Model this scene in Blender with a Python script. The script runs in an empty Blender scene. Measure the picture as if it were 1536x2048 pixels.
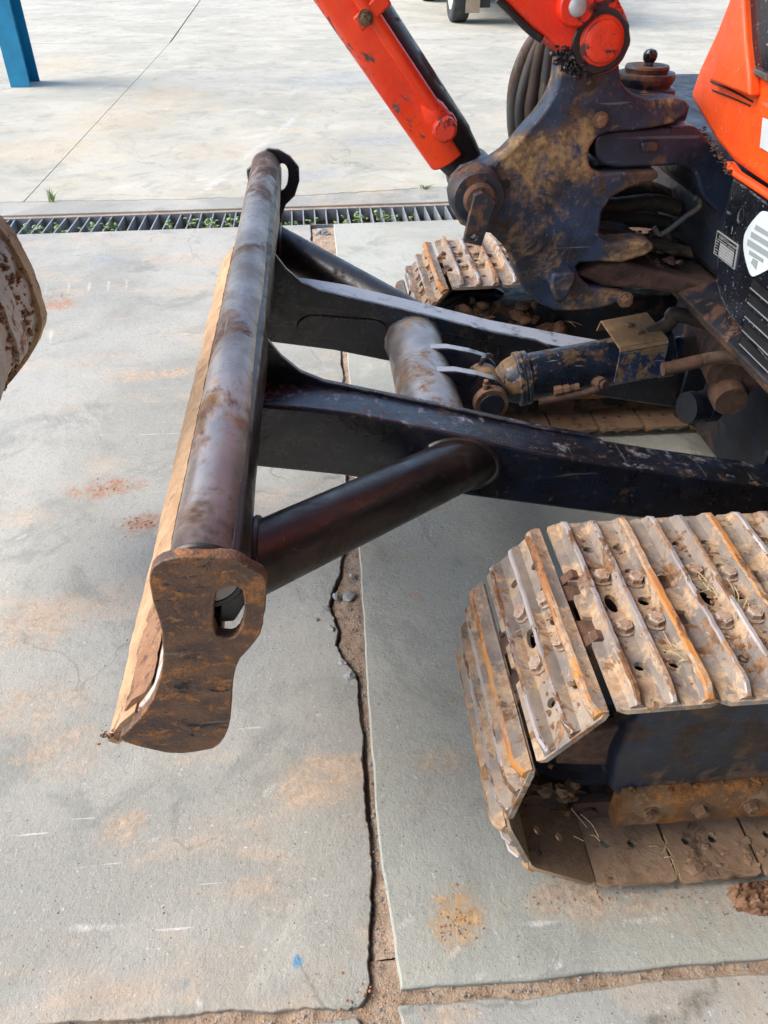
import bpy, bmesh, math, random
from mathutils import Vector, Matrix, noise as mnoise
from mathutils.geometry import tessellate_polygon

# ------------------------------------------------------------------ camera, light
scn = bpy.context.scene
R = math.radians
cam_d = bpy.data.cameras.new('camera'); cam = bpy.data.objects.new('camera', cam_d)
scn.collection.objects.link(cam); scn.camera = cam
cam_d.sensor_fit = 'VERTICAL'; cam_d.sensor_height = 36.0; cam_d.lens = 36.0*1540/2048
cam_d.clip_start = 0.02; cam_d.clip_end = 900
cam.location = (0, 0, 1.42)
cam.rotation_euler = (R(90-38.02), 0, R(-4.62))

SUN_EL, SUN_AZ = 44.0, -88.0      # azimuth from +Y towards +X
world = bpy.data.worlds.new('World'); scn.world = world; world.use_nodes = True
wn = world.node_tree; wn.nodes.clear()
sky = wn.nodes.new('ShaderNodeTexSky'); sky.sky_type = 'NISHITA'; sky.sun_disc = False
sky.sun_elevation = R(SUN_EL); sky.sun_rotation = R(SUN_AZ)
sky.dust_density = 2.0; sky.air_density = 1.0; sky.ozone_density = 1.0
bgn = wn.nodes.new('ShaderNodeBackground'); bgn.inputs['Strength'].default_value = 0.15
won = wn.nodes.new('ShaderNodeOutputWorld')
wn.links.new(sky.outputs[0], bgn.inputs[0]); wn.links.new(bgn.outputs[0], won.inputs[0])
sun_d = bpy.data.lights.new('sun', 'SUN'); sun = bpy.data.objects.new('sun', sun_d); scn.collection.objects.link(sun)
sun_d.energy = 1.5; sun_d.angle = R(42); sun_d.color = (1.0, 0.955, 0.89)
sd = Vector((math.sin(R(SUN_AZ))*math.cos(R(SUN_EL)), math.cos(R(SUN_AZ))*math.cos(R(SUN_EL)), math.sin(R(SUN_EL))))
sun.rotation_euler = sd.to_track_quat('Z', 'Y').to_euler()
sun.location = (-4, 3, 8)
vs = scn.view_settings
vs.view_transform = 'Standard'; vs.look = 'None'; vs.exposure = 1.3; vs.gamma = 1.0; vs.use_curve_mapping = False
scn.cycles.max_bounces = 5; scn.cycles.diffuse_bounces = 3; scn.cycles.glossy_bounces = 3; scn.cycles.transmission_bounces = 1; scn.cycles.transparent_max_bounces = 2
scn.cycles.use_adaptive_sampling = True; scn.cycles.adaptive_threshold = 0.015
scn.cycles.caustics_reflective = False; scn.cycles.caustics_refractive = False

rnd = random.Random(11)
COL = scn.collection

# ------------------------------------------------------------------ materials
def lin(c):
    return tuple(((v/255)/12.92 if v/255 <= .04045 else ((v/255+.055)/1.055)**2.4) for v in c) + (1,)
class Mat:
    def __init__(s, name):
        s.m = bpy.data.materials.new(name); s.m.use_nodes = True
        s.t = s.m.node_tree; s.t.nodes.clear(); s.seed = 0.0
        s.geo = s.n('ShaderNodeNewGeometry'); s.pos = s.geo.outputs['Position']
    def n(s, k, **kw):
        x = s.t.nodes.new(k)
        for a, b in kw.items(): setattr(x, a, b)
        return x
    def put(s, sock, v):
        if isinstance(v, bpy.types.NodeSocket): s.t.links.new(v, sock)
        else: sock.default_value = v
    def map(s, loc=(0,0,0), rot=(0,0,0), scale=(1,1,1), kind='POINT', vec=None):
        x = s.n('ShaderNodeMapping', vector_type=kind)
        s.put(x.inputs['Vector'], vec or s.pos)
        x.inputs['Location'].default_value = loc; x.inputs['Rotation'].default_value = rot; x.inputs['Scale'].default_value = scale
        return x.outputs[0]
    def noise(s, scale, detail=5, rough=.6, dist=0, vec=None):
        s.seed += 3.7
        x = s.n('ShaderNodeTexNoise', noise_dimensions='3D')
        o = s.n('ShaderNodeVectorMath', operation='ADD'); s.put(o.inputs[0], vec or s.pos); o.inputs[1].default_value = (s.seed, s.seed*1.7, -s.seed*.6)
        s.put(x.inputs['Vector'], o.outputs[0])
        x.inputs['Scale'].default_value = scale
        x.inputs['Detail'].default_value = min(detail, 5); x.inputs['Roughness'].default_value = rough; x.inputs['Distortion'].default_value = dist
        return x.outputs['Fac']
    def voro(s, scale, vec=None, feature='F1'):
        x = s.n('ShaderNodeTexVoronoi', feature=feature)
        s.put(x.inputs['Vector'], vec or s.pos); x.inputs['Scale'].default_value = scale
        return x.outputs['Distance']
    def rng(s, v, a, b, lo=0.0, hi=1.0):
        x = s.n('ShaderNodeMapRange', interpolation_type='SMOOTHSTEP')
        s.put(x.inputs['Value'], v)
        for k, q in (('From Min', a), ('From Max', b), ('To Min', lo), ('To Max', hi)): x.inputs[k].default_value = q
        return x.outputs[0]
    def op(s, o, a, b=0.0):
        x = s.n('ShaderNodeMath', operation=o); s.put(x.inputs[0], a); s.put(x.inputs[1], b); return x.outputs[0]
    def mix(s, f, a, b, blend='MIX'):
        x = s.n('ShaderNodeMix', data_type='RGBA', blend_type=blend)
        s.put(x.inputs[0], f); s.put(x.inputs[6], a); s.put(x.inputs[7], b); return x.outputs[2]
    def mixf(s, f, a, b):
        x = s.n('ShaderNodeMix', data_type='FLOAT')
        s.put(x.inputs[0], f); s.put(x.inputs[2], a); s.put(x.inputs[3], b); return x.outputs[0]
    def up(s):
        x = s.n('ShaderNodeSeparateXYZ'); s.put(x.inputs[0], s.geo.outputs['Normal']); return x.outputs[2]
    def edge(s, rad=.006):
        b = s.n('ShaderNodeBevel', samples=2); b.inputs['Radius'].default_value = rad
        d = s.n('ShaderNodeVectorMath', operation='DOT_PRODUCT')
        s.put(d.inputs[0], b.outputs[0]); s.put(d.inputs[1], s.geo.outputs['Normal'])
        return s.rng(d.outputs['Value'], .97, .80)
    def spot(s, cx, cy, rx, ry, rot=0, soft=.5, ns=None):
        v = s.map((cx, cy, 0), (0, 0, rot), (rx, ry, 1000), 'TEXTURE')
        l = s.n('ShaderNodeVectorMath', operation='LENGTH'); s.put(l.inputs[0], v)
        d = l.outputs['Value']
        if ns is not None: d = s.op('ADD', d, s.op('MULTIPLY', s.op('SUBTRACT', ns, .5), 2.2))
        return s.rng(d, 1.0, 1.0-soft)
    def done(s, col, rough=.6, metal=0.0, height=None, strength=.5, dist=.01, spec=.5, coat=0.0):
        p = s.n('ShaderNodeBsdfPrincipled'); o = s.n('ShaderNodeOutputMaterial')
        s.put(p.inputs['Base Color'], col); s.put(p.inputs['Roughness'], rough); s.put(p.inputs['Metallic'], metal)
        s.put(p.inputs['Specular IOR Level'], spec)
        if coat: s.put(p.inputs['Coat Weight'], coat); p.inputs['Coat Roughness'].default_value = .15
        if height is not None:
            b = s.n('ShaderNodeBump'); b.inputs['Strength'].default_value = strength; b.inputs['Distance'].default_value = dist
            s.put(b.inputs['Height'], height); s.put(p.inputs['Normal'], b.outputs[0])
        s.t.links.new(p.outputs[0], o.inputs[0])
        return s.m

def worn(name, base, base2, rust, mud, rust_t=.58, mud_t=.60, sc=9.0, rough=.4, metal=0.0, edge_col=None, edge_amt=.8,
         dust=0.0, dust_col=None, bump=.35, mud2=None, stretch=(1,1,1), spec=.5, scratch=0.0, coat=0.0, speck=0.0, chipa=.55, soft=1.0, top_pale=0.0):
    m = Mat(name)
    v = m.map(scale=stretch) if stretch != (1,1,1) else m.pos
    c = m.mix(m.rng(m.noise(sc*.8, 4, .6, vec=v), .35, .68), base, base2)
    rn = m.noise(sc, 9, .76, .4, vec=v)
    rm = m.rng(rn, rust_t-.025*soft, rust_t+.035*soft)
    chip = m.rng(m.noise(sc*5.5, 5, .75, .3, vec=v), .60, .66)
    c = m.mix(rm, c, m.mix(m.rng(m.noise(sc*5, 5, .7), .35, .65), rust, tuple(x*.45 for x in rust[:3])+(1,)))
    mn = m.noise(sc*.7, 9, .76, .3, vec=v)
    mm = m.op('MAXIMUM', m.rng(mn, mud_t-.02*soft, mud_t+.04*soft), m.op('MULTIPLY', chip, chipa))
    mudc = m.mix(m.rng(m.noise(sc*4, 6, .7), .35, .65), mud, mud2 or tuple(x*.6 for x in mud[:3])+(1,))
    if dust:
        dm = m.op('MULTIPLY', m.rng(m.up(), .35, .95), m.rng(m.noise(sc*4.5, 5, .8), .66-dust*.4, .86-dust*.3, 0, .85))
        mm = m.op('MAXIMUM', mm, dm)
    c = m.mix(mm, c, mudc)
    ro = m.mixf(rm, rough, .72); ro = m.mixf(mm, ro, .93)
    if top_pale:      # upper faces mixed towards pale grey in patches, and smoother
        pm = m.op('MULTIPLY', m.rng(m.up(), .75, .97), m.rng(m.noise(sc*2.2, 5, .8), .62-top_pale*.35, .80-top_pale*.35))
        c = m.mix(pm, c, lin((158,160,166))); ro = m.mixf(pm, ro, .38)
    ro = m.op('ADD', ro, m.rng(m.noise(sc*3, 5, .7), .3, .7, -.10, .12))
    h = m.op('ADD', m.op('MULTIPLY', m.noise(sc*9, 4, .75), .4), m.op('MULTIPLY', mn, .9))
    if scratch:
        sm = m.op('MAXIMUM', m.rng(m.noise(30, 3, .6, vec=m.map(rot=(.5,.9,.4), scale=(.12,3,2))), .67, .71), m.rng(m.noise(34, 3, .6, vec=m.map(rot=(.2,-.3,1.1), scale=(3,.15,2))), .68, .72))
        c = m.mix(m.op('MULTIPLY', sm, scratch), c, lin((150,150,155)))
    if speck:
        sp = m.rng(m.noise(170, 2, .5), .72-.06*speck, .76)
        c = m.mix(m.op('MULTIPLY', sp, .8), c, lin((170,172,172)))
    if edge_col:
        em = m.op('MULTIPLY', m.edge(), m.rng(m.noise(sc*4, 5, .7), .42, .58)); em = m.op('MULTIPLY', em, edge_amt)
        c = m.mix(em, c, edge_col)
    return m.done(c, ro, metal, h, bump, .006, spec, coat)

NAVY = lin((26,34,50)); NAVY2 = lin((40,56,84)); BLACKB = lin((22,22,26)); RUSTD = lin((92,56,36)); RUSTO = lin((168,98,40))
MUD = lin((150,116,84)); OCHRE = lin((158,124,80)); MUDR = lin((120,84,66)); TAN = lin((192,160,128))
M = {}
M['tube_top'] = worn('worn brown black steel', lin((104,92,86)), lin((160,152,148)), lin((104,80,66)), lin((168,132,100)), .53, .61, 6, .34, .7, stretch=(1,.6,1), bump=.25, scratch=.45, spec=.6, soft=2.6, chipa=.15)
M['tube_side'] = worn('dark brown black paint', lin((26,22,23)), lin((42,34,32)), lin((60,50,45)), lin((104,84,68)), .59, .70, 7, .37, .0, bump=.22, scratch=.15, spec=.6, soft=2.5, chipa=.2)
M['cross'] = worn('bare brown grey pipe', lin((136,132,130)), lin((170,166,164)), lin((150,120,92)), lin((160,130,102)), .55, .62, 9, .40, .6, bump=.3, scratch=.2, soft=3.0, chipa=.2)
M['arm'] = worn('navy black arm paint', BLACKB, lin((28,36,52)), lin((84,56,42)), lin((124,92,68)), .63, .68, 8, .32, 0, edge_col=lin((136,126,116)), edge_amt=.7, dust=.30, bump=.35, scratch=.25, spec=.7, top_pale=.25)
M['arm_far'] = worn('navy black arm paint paler on top', BLACKB, lin((28,36,52)), lin((84,56,42)), lin((124,92,68)), .63, .70, 8, .32, 0, edge_col=lin((150,146,142)), edge_amt=.8, bump=.3, scratch=.25, spec=.7, top_pale=.9)
M['endplate'] = worn('rusted brown plate', lin((74,54,44)), lin((112,78,54)), lin((164,108,60)), lin((48,40,40)), .55, .59, 22, .5, 0, stretch=(1,1,1.8), edge_col=lin((150,108,74)), edge_amt=.9, bump=.7, soft=1.3, chipa=.5, scratch=.3)
M['cutting'] = worn('dry orange soil on steel', lin((160,128,96)), lin((182,150,116)), lin((140,104,76)), lin((176,146,114)), .60, .57, 20, .9, bump=.7, soft=2.2, chipa=.25)
M['mold'] = worn('scoured pale steel', lin((168,156,146)), lin((196,188,180)), lin((150,110,78)), lin((132,92,64)), .60, .62, 14, .5, .2, bump=.4, soft=2.5)
M['post'] = worn('navy casting under ochre mud', lin((22,29,42)), lin((48,66,92)), lin((82,62,46)), lin((166,136,94)), .56, .53, 11, .5, 0, edge_col=lin((158,132,96)), edge_amt=.9, bump=.6, mud2=lin((104,80,56)), scratch=.35, soft=2.4)
M['postdark'] = worn('black casting with brown dirt', lin((26,26,30)), lin((40,44,54)), lin((86,58,44)), lin((112,80,58)), .54, .57, 8, .45, 0, edge_col=lin((116,92,74)), edge_amt=.7, dust=.25, bump=.5)
M['brackets'] = worn('black paint worn bracket', lin((22,24,30)), lin((36,46,64)), lin((84,56,44)), lin((104,76,58)), .60, .63, 7, .35, 0, edge_col=lin((120,120,126)), edge_amt=.5, bump=.4, scratch=.2)
M['dirtsteel'] = worn('steel caked in red brown dirt', lin((64,48,42)), lin((90,66,54)), lin((56,42,38)), lin((110,80,62)), .58, .48, 9, .9, bump=.8, dust=.3, soft=2.0)
M['cyl'] = worn('navy cylinder paint scraped', lin((18,24,32)), lin((34,46,62)), lin((96,72,52)), lin((140,108,72)), .58, .58, 10, .32, 0, edge_col=lin((150,150,150)), edge_amt=.7, dust=.15, bump=.35, scratch=.7)
M['guard'] = worn('ochre dusted guard plate', lin((120,92,62)), lin((146,112,72)), lin((100,72,50)), lin((150,116,76)), .6, .5, 9, .8, edge_col=lin((170,150,120)), bump=.3)
M['guardside'] = worn('scraped navy guard flank', lin((30,46,72)), lin((60,82,112)), lin((150,116,76)), lin((150,118,80)), .57, .56, 10, .5, edge_col=lin((170,160,140)), bump=.3, scratch=.8)
ORANGE = lin((246,70,20)); ORANGE2 = lin((230,54,18))
M['orange_worn'] = worn('chipped orange paint', ORANGE, ORANGE2, lin((96,80,76)), lin((128,76,58)), .585, .65, 10, .38, 0, edge_col=lin((120,70,50)), edge_amt=.8, bump=.25, spec=.5, chipa=.35)
M['orange_boom'] = worn('orange red paint with grease', lin((244,62,28)), lin((232,50,24)), lin((70,40,38)), lin((78,56,52)), .60, .64, 8, .33, 0, bump=.2, chipa=.35)
M['orange_grime'] = worn('orange paint under dark grime', lin((240,66,28)), lin((220,56,28)), lin((84,48,42)), lin((74,54,50)), .545, .60, 14, .4, 0, bump=.35, edge_col=lin((60,44,42)), edge_amt=1.0, chipa=.4)
M['orange_clean'] = worn('clean orange panel', lin((244,88,26)), lin((230,78,28)), lin((150,70,40)), lin((150,100,76)), .70, .70, 9, .45, 0, bump=.08, chipa=.12, scratch=.25, speck=.3)
M['grease'] = worn('greasy black steel', lin((34,30,32)), lin((54,46,46)), lin((150,44,28)), lin((84,64,54)), .68, .64, 9, .4, 0, bump=.4)
M['gloss_black'] = worn('gloss black panel with specks', lin((16,18,24)), lin((22,26,34)), lin((30,32,38)), lin((80,74,70)), .8, .80, 9, .22, 0, edge_col=lin((170,172,180)), edge_amt=.6, bump=.05, speck=1.0, scratch=.35, chipa=.0)
M['frame'] = worn('navy track frame with mud', lin((20,23,30)), lin((30,40,58)), lin((74,54,42)), lin((104,80,62)), .54, .55, 7, .45, 0, edge_col=lin((120,92,70)), edge_amt=.8, dust=.5, bump=.6)
M['flange'] = worn('rusty ochre flange', lin((120,84,48)), lin((88,62,42)), lin((160,104,48)), lin((140,112,84)), .52, .56, 14, .75, bump=.7, dust=.45)
M['dark'] = worn('dark oily underframe', lin((20,20,24)), lin((30,36,48)), lin((60,44,36)), lin((84,62,50)), .62, .66, 7, .5, bump=.5)
M['shoe'] = worn('muddy steel shoe', lin((120,112,106)), lin((158,144,128)), lin((146,108,74)), lin((186,162,132)), .555, .515, 13, .72, .0, bump=.8, mud2=lin((160,130,102)))
M['shoe_in'] = worn('mud caked shoe inside', lin((150,120,94)), lin((170,140,112)), lin((96,72,58)), lin((156,126,100)), .60, .54, 8, .95, 0, bump=.9, soft=2.0)
M['grouser'] = worn('polished grouser steel', lin((150,142,138)), lin((190,184,182)), lin((140,100,70)), lin((176,142,112)), .54, .54, 16, .42, .35, bump=.4, stretch=(1,.4,1))
M['grouser_o'] = worn('orange rust grouser', lin((190,128,62)), lin((160,108,66)), lin((132,92,62)), lin((184,154,126)), .54, .51, 16, .7, 0, bump=.5, stretch=(1,.4,1))
M['bolt'] = worn('worn bolt head', lin((150,122,98)), lin((176,154,136)), lin((150,104,66)), lin((172,138,106)), .56, .53, 40, .65, .1, edge_col=lin((206,196,186)), bump=.4)
M['bolt_dark'] = worn('rusty bolt head', lin((104,76,58)), lin((126,92,66)), lin((90,60,44)), lin((136,104,78)), .56, .57, 40, .7, 0, edge_col=lin((150,120,90)), bump=.4)
M['hose'] = worn('dusty rubber hose', lin((62,64,66)), lin((96,94,88)), lin((104,86,68)), lin((130,114,92)), .57, .58, 10, .6, 0, bump=.2, stretch=(1,1,.4))
M['hose_dark'] = worn('brown stained hose', lin((52,44,40)), lin((80,66,54)), lin((84,64,48)), lin((116,92,70)), .56, .60, 10, .6, 0, bump=.3)
M['sheath'] = worn('corrugated sheath', lin((112,88,70)), lin((134,112,92)), lin((104,74,56)), lin((140,108,84)), .56, .58, 20, .6, .3, bump=.2)
M['bucket'] = worn('scoured bucket steel with red mud', lin((146,138,128)), lin((170,162,152)), lin((128,84,58)), lin((150,98,66)), .575, .585, 7, .6, .1, edge_col=lin((178,160,138)), bump=.9, mud2=lin((92,54,38)))
M['bucket_edge'] = worn('tan bucket edge', lin((176,150,116)), lin((150,124,96)), lin((110,80,58)), lin((150,112,80)), .58, .60, 10, .75, bump=.6)
M['galv'] = worn('dull galvanised bar', lin((132,138,142)), lin((160,164,166)), lin((120,112,100)), lin((150,140,122)), .64, .67, 14, .5, .3, bump=.2)
M['blue'] = worn('blue column paint', lin((20,126,166)), lin((30,142,184)), lin((110,120,122)), lin((70,66,64)), .70, .74, 6, .4, 0, bump=.1, chipa=.0)
M['rubber'] = worn('tyre rubber', lin((46,50,52)), lin((60,64,66)), lin((80,78,74)), lin((100,96,90)), .62, .66, 12, .8, bump=.2)
M['rim'] = worn('pale wheel rim', lin((206,206,196)), lin((186,186,178)), lin((120,100,84)), lin((150,136,116)), .68, .7, 10, .5, bump=.1, chipa=.0)
M['truck'] = worn('dark truck underside', lin((40,42,46)), lin((52,52,54)), lin((80,66,54)), lin((96,84,70)), .62, .66, 5, .6, bump=.2)
M['truckbody'] = worn('grey truck body paint', lin((120,130,140)), lin((132,140,148)), lin((110,90,76)), lin((130,116,100)), .7, .72, 3, .4, bump=.1, chipa=.0)
M['flap'] = worn('tan mud flap', lin((150,132,112)), lin((168,150,128)), lin((120,100,84)), lin((140,120,100)), .62, .66, 8, .8, bump=.2)
M['white'] = worn('white sticker', lin((206,214,214)), lin((194,204,206)), lin((160,164,160)), lin((150,146,138)), .72, .74, 20, .4, bump=.03, chipa=.0)
M['silver'] = worn('silver plate', lin((176,178,178)), lin((190,192,192)), lin((140,134,126)), lin((150,140,126)), .7, .72, 30, .35, .4, bump=.05, chipa=.0)
M['stickgrey'] = worn('grey print', lin((140,150,152)), lin((150,158,160)), lin((120,126,126)), lin((130,130,126)), .72, .75, 20, .5, bump=.02, chipa=.0)
M['print_black'] = worn('black print', lin((22,22,24)), lin((28,28,30)), lin((50,48,46)), lin((90,84,78)), .75, .77, 20, .45, bump=.02, chipa=.0)
M['leaf'] = worn('weed leaf', lin((112,136,84)), lin((140,164,92)), lin((120,132,84)), lin((156,156,108)), .60, .68, 60, .5, bump=.1)
M['straw'] = worn('dry straw', lin((196,174,124)), lin((170,148,104)), lin((150,124,84)), lin((190,164,120)), .6, .64, 50, .8, bump=.1)
M['clod'] = worn('dry mud lump', lin((150,112,84)), lin((128,92,68)), lin((112,78,58)), lin((164,128,98)), .57, .56, 30, .95, bump=.9)
M['crumb'] = worn('loose reddish soil crumb', lin((176,130,96)), lin((160,112,80)), lin((140,96,70)), lin((190,150,116)), .57, .56, 30, .95, bump=.6)
M['sheet'] = worn('dull shed sheeting', lin((92,96,98)), lin((104,108,110)), lin((96,80,66)), lin((110,104,94)), .66, .7, 2, .6, bump=.1)
M['stone'] = worn('grey gravel chip', lin((132,134,136)), lin((160,160,158)), lin((120,110,100)), lin((150,134,114)), .6, .62, 40, .85, bump=.5)

def concrete(name, c1, c2, warm, spots=(), amt=.5, white=()):
    m = Mat(name)
    big = m.noise(.9, 6, .62, .5); mid = m.noise(5, 8, .66, .3); fine = m.noise(60, 6, .7); grain = m.noise(260, 4, .7)
    c = m.mix(m.rng(big, .38, .62), c1, c2)
    wv = m.map(rot=(0,0,.25), scale=(1,2.6,1))
    wm = m.op('MULTIPLY', m.rng(m.noise(1.7, 8, .66, .6, vec=wv), .50, .66), m.rng(mid, .36, .60))
    c = m.mix(m.op('MULTIPLY', wm, amt), c, warm)
    c = m.mix(m.rng(mid, .50, .72, 0, .40), c, tuple(x*.74 for x in c1[:3])+(1,))
    c = m.mix(m.rng(m.noise(2.6, 7, .7, .4), .56, .70, 0, .35), c, tuple(min(1, x*1.35) for x in c2[:3])+(1,))
    c = m.mix(m.rng(fine, .52, .70, 0, .30), c, tuple(x*.62 for x in c1[:3])+(1,))
    c = m.mix(m.rng(grain, .60, .68, 0, .55), c, tuple(min(1, x*1.35) for x in c2[:3])+(1,))
    c = m.mix(m.rng(m.noise(150, 3, .6), .66, .69, 0, .85), c, lin((70,66,62)))
    c = m.mix(m.rng(m.noise(90, 4, .7), .64, .70, 0, .6), c, lin((214,212,206)))
    c = m.mix(m.op('MULTIPLY', m.rng(m.noise(3.4, 5, .7, .8), .52, .66), .45), c, tuple(x*k for x, k in zip(c1[:3], (.62,.66,.68)))+(1,))
    # scuffs: long thin pale scratches, two directions
    for ang, st in ((.35, .5), (-.5, .45)):
        sv = m.map(rot=(0,0,ang), scale=(.8, 14, 1))
        sc_ = m.op('MULTIPLY', m.rng(m.noise(7, 4, .6, vec=sv), .66, .72), m.rng(m.noise(1.6, 3, .6), .50, .62))
        c = m.mix(m.op('MULTIPLY', sc_, st), c, lin((226,224,218)))
    wq = m.n('ShaderNodeTexNoise'); wq.inputs['Scale'].default_value = 3.0; wq.inputs['Detail'].default_value = 4; m.put(wq.inputs['Vector'], m.pos)
    wa = m.n('ShaderNodeVectorMath', operation='MULTIPLY_ADD'); m.put(wa.inputs[0], wq.outputs['Color']); wa.inputs[1].default_value = (.5,.5,.5); m.put(wa.inputs[2], m.pos)
    ck = m.op('MULTIPLY', m.rng(m.voro(.8, wa.outputs[0], 'DISTANCE_TO_EDGE'), .006, .0015), m.rng(m.noise(1.1, 3, .6), .50, .60))
    c = m.mix(m.op('MULTIPLY', ck, .35), c, tuple(x*.35 for x in c1[:3])+(1,))
    ns = m.noise(14, 8, .72, .6)
    sA = m.rng(m.noise(30, 5, .75), .30, .62); sB = m.rng(m.noise(70, 4, .7), .35, .65)
    for (x, y, rx, ry, rot, st, colr) in spots:
        k = m.spot(x, y, rx, ry, rot, .75, ns)
        k2 = m.op('MULTIPLY', k, sA)
        c = m.mix(m.op('MULTIPLY', k2, st), c, m.mix(sB, colr, tuple(v*.62 for v in colr[:3])+(1,)))
    h = m.noise(62, 6, .8)
    return m.done(c, m.rng(mid, .3, .7, .72, .92), 0, h, .6, .007, .35)
WARM = lin((204,176,148)); RED = lin((186,134,100)); BLUEP = lin((84,150,190)); DKS = lin((112,106,92)); BLU = lin((150,160,176)); WHT = lin((226,226,222))
A_sp = [(-.405,1.62,.13,.07,.3,.8,RED) , (-.30,1.52,.09,.05,0,.9,RED)]
def sp(pts, rs):
    return [(p[0], p[1]) + r for p, r in zip(pts, rs)]
spotsA = sp([(-0.704,2.004),(-0.566,1.818),(-1.227,3.460),(-0.669,2.741),(-0.780,1.421),(-0.441,0.843),(-0.176,2.299),(-0.058,0.923),(-0.102,0.574),(-0.290,0.550),(-0.100,1.024),(-1.116,4.026),(-0.613,1.040),(-0.172,0.713),(-0.741,1.155),(0.151,0.764)],
  [(.14,.07,.2,.9,RED),(.10,.06,0,.95,RED),(.16,.10,.2,.95,RED),(.25,.06,.1,.8,WARM),(.14,.12,.2,.75,WARM),(.06,.05,.1,.9,WARM),(.10,.06,0,.6,WARM),(.14,.09,0,.75,WARM),(.010,.016,0,1.0,BLUEP),(.010,.014,0,1.0,BLU),(.02,.02,0,.8,BLU),(.12,.08,.1,.5,BLU),(.12,.08,0,.6,WARM),(.06,.03,0,.5,WARM),(.2,.1,.1,.6,WARM),(.1,.05,0,.5,WARM)])
spotsB = sp([(0.177,0.622),(0.199,1.450),(0.196,0.950),(0.528,0.629),(0.385,0.649),(0.288,1.833),(0.695,1.636)],
  [(.075,.06,1.2,.95,lin((206,164,112))),(.03,.03,0,.7,WARM),(.06,.05,0,.6,WARM),(.3,.06,0,.6,WARM),(.12,.05,0,.7,WARM),(.10,.05,0,.6,RED),(.10,.04,0,.45,RED)])
spotsD = sp([(0.550,0.456),(0.477,0.440),(0.146,0.474)], [(.07,.03,.5,.8,DKS),(.04,.02,.1,.7,DKS),(.06,.03,0,.7,WARM)])
spotsF = sp([(-1.715,7.441),(-1.449,8.557),(-1.998,6.412),(-0.801,6.315),(-0.123,5.566),(-2.929,10.526),(0.386,9.252),(0.496,6.531)], [(.7,.9,.3,.6,lin((206,184,150))),(.5,.9,.2,.6,lin((206,182,146))),(.7,.6,0,.6,lin((206,184,150))),(.5,.4,0,.4,WARM),(.5,.2,0,.5,BLU),(.6,1.0,0,.6,lin((206,184,150))),(1.,.6,0,.4,BLU),(.6,.3,0,.4,BLU)])
def streak(p, q, w, st=.5, colr=WHT):
    return ((p[0]+q[0])/2, (p[1]+q[1])/2, math.dist(p, q)/2, w, math.atan2(q[1]-p[1], q[0]-p[0]), st, colr)
for P_ in ([(-1.303,3.582),(-1.337,3.771)], [(-1.195,3.562),(-1.228,3.749)], [(-1.102,3.566),(-1.139,3.781)], [(-1.011,3.571),(-1.044,3.760)], [(-0.931,3.588),(-0.959,3.767)], [(-1.198,3.294),(-1.131,2.995)], [(-0.927,1.756),(-0.883,1.797)], [(-0.407,0.809),(-0.361,0.824)], [(-0.141,0.929),(-0.180,0.887)], [(-0.539,0.663),(-0.382,0.658)], [(-0.270,0.522),(-0.254,0.526)]): spotsA.append(streak(P_[0], P_[1], .010))
for P_ in ([(-0.134,7.625),(-0.346,6.683)], [(-0.346,6.683),(-0.583,5.865)], [(-0.578,5.797),(-0.764,5.117)]): spotsF.append(streak(P_[0], P_[1], .05))
for P_ in ([(0.069,0.613),(0.112,0.636)], [(0.112,0.525),(0.144,0.542)], [(0.192,0.523),(0.219,0.532)], [(0.329,0.523),(0.354,0.541)], [(0.396,0.515),(0.445,0.519)], [(0.265,0.606),(0.390,0.602)], [(0.452,0.595),(0.560,0.593)], [(0.154,0.553),(0.185,0.587)], [(0.264,1.762),(0.282,1.625)]): spotsB.append(streak(P_[0], P_[1], .008, .55))
C1 = lin((153,152,144)); C2 = lin((175,173,164))
M['conA'] = concrete('grey concrete with tan stains', C1, C2, WARM, spotsA, .55)
M['conB'] = concrete('cool grey concrete', lin((161,162,153)), lin((179,179,169)), lin((188,170,143)), spotsB, .35)
M['conC'] = concrete('grey concrete worn', lin((150,151,146)), lin((170,170,164)), WARM, spotsD, .5)
M['conF'] = concrete('pale beige concrete', lin((171,167,153)), lin((188,183,168)), lin((202,182,146)), spotsF, .5)  # paler, warmer base than the near slabs
mm_ = Mat('brown joint soil')
f_ = mm_.noise(60, 8, .75)
cc_ = mm_.mix(mm_.rng(mm_.noise(12, 6, .7), .35, .65), lin((168,144,122)), lin((192,170,148)))
cc_ = mm_.mix(mm_.rng(f_, .5, .72), cc_, lin((100,80,66)))
cc_ = mm_.mix(mm_.rng(mm_.noise(300, 3, .6), .62, .68), cc_, lin((208,196,180)))
M['soil'] = mm_.done(cc_, .95, 0, mm_.op('ADD', f_, mm_.op('MULTIPLY', mm_.noise(220, 4, .7), .5)), .9, .012, .2)

# ------------------------------------------------------------------ mesh helpers
def link(ob, parent=None, mpi=None):
    COL.objects.link(ob)
    if parent is not None:
        ob.parent = parent
        if parent.type == 'EMPTY': ob.matrix_parent_inverse = Matrix.Translation(-Vector(parent.location))
    return ob
def obj(name, bm, mats, parent=None, bevel=0.0, seg=2, smooth=32, **props):
    me = bpy.data.meshes.new(name)
    bmesh.ops.recalc_face_normals(bm, faces=bm.faces[:])
    bm.to_mesh(me); bm.free()
    for k in (mats if isinstance(mats, (list, tuple)) else [mats]): me.materials.append(M[k])
    if smooth:
        for p in me.polygons: p.use_smooth = True
        me.set_sharp_from_angle(angle=R(smooth))
    ob = bpy.data.objects.new(name, me); link(ob, parent)
    if bevel:
        b = ob.modifiers.new('bevel', 'BEVEL'); b.width = bevel; b.segments = seg; b.limit_method = 'ANGLE'; b.angle_limit = R(38); b.harden_normals = False
    for k, v in props.items(): ob[k] = v
    return ob
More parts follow.
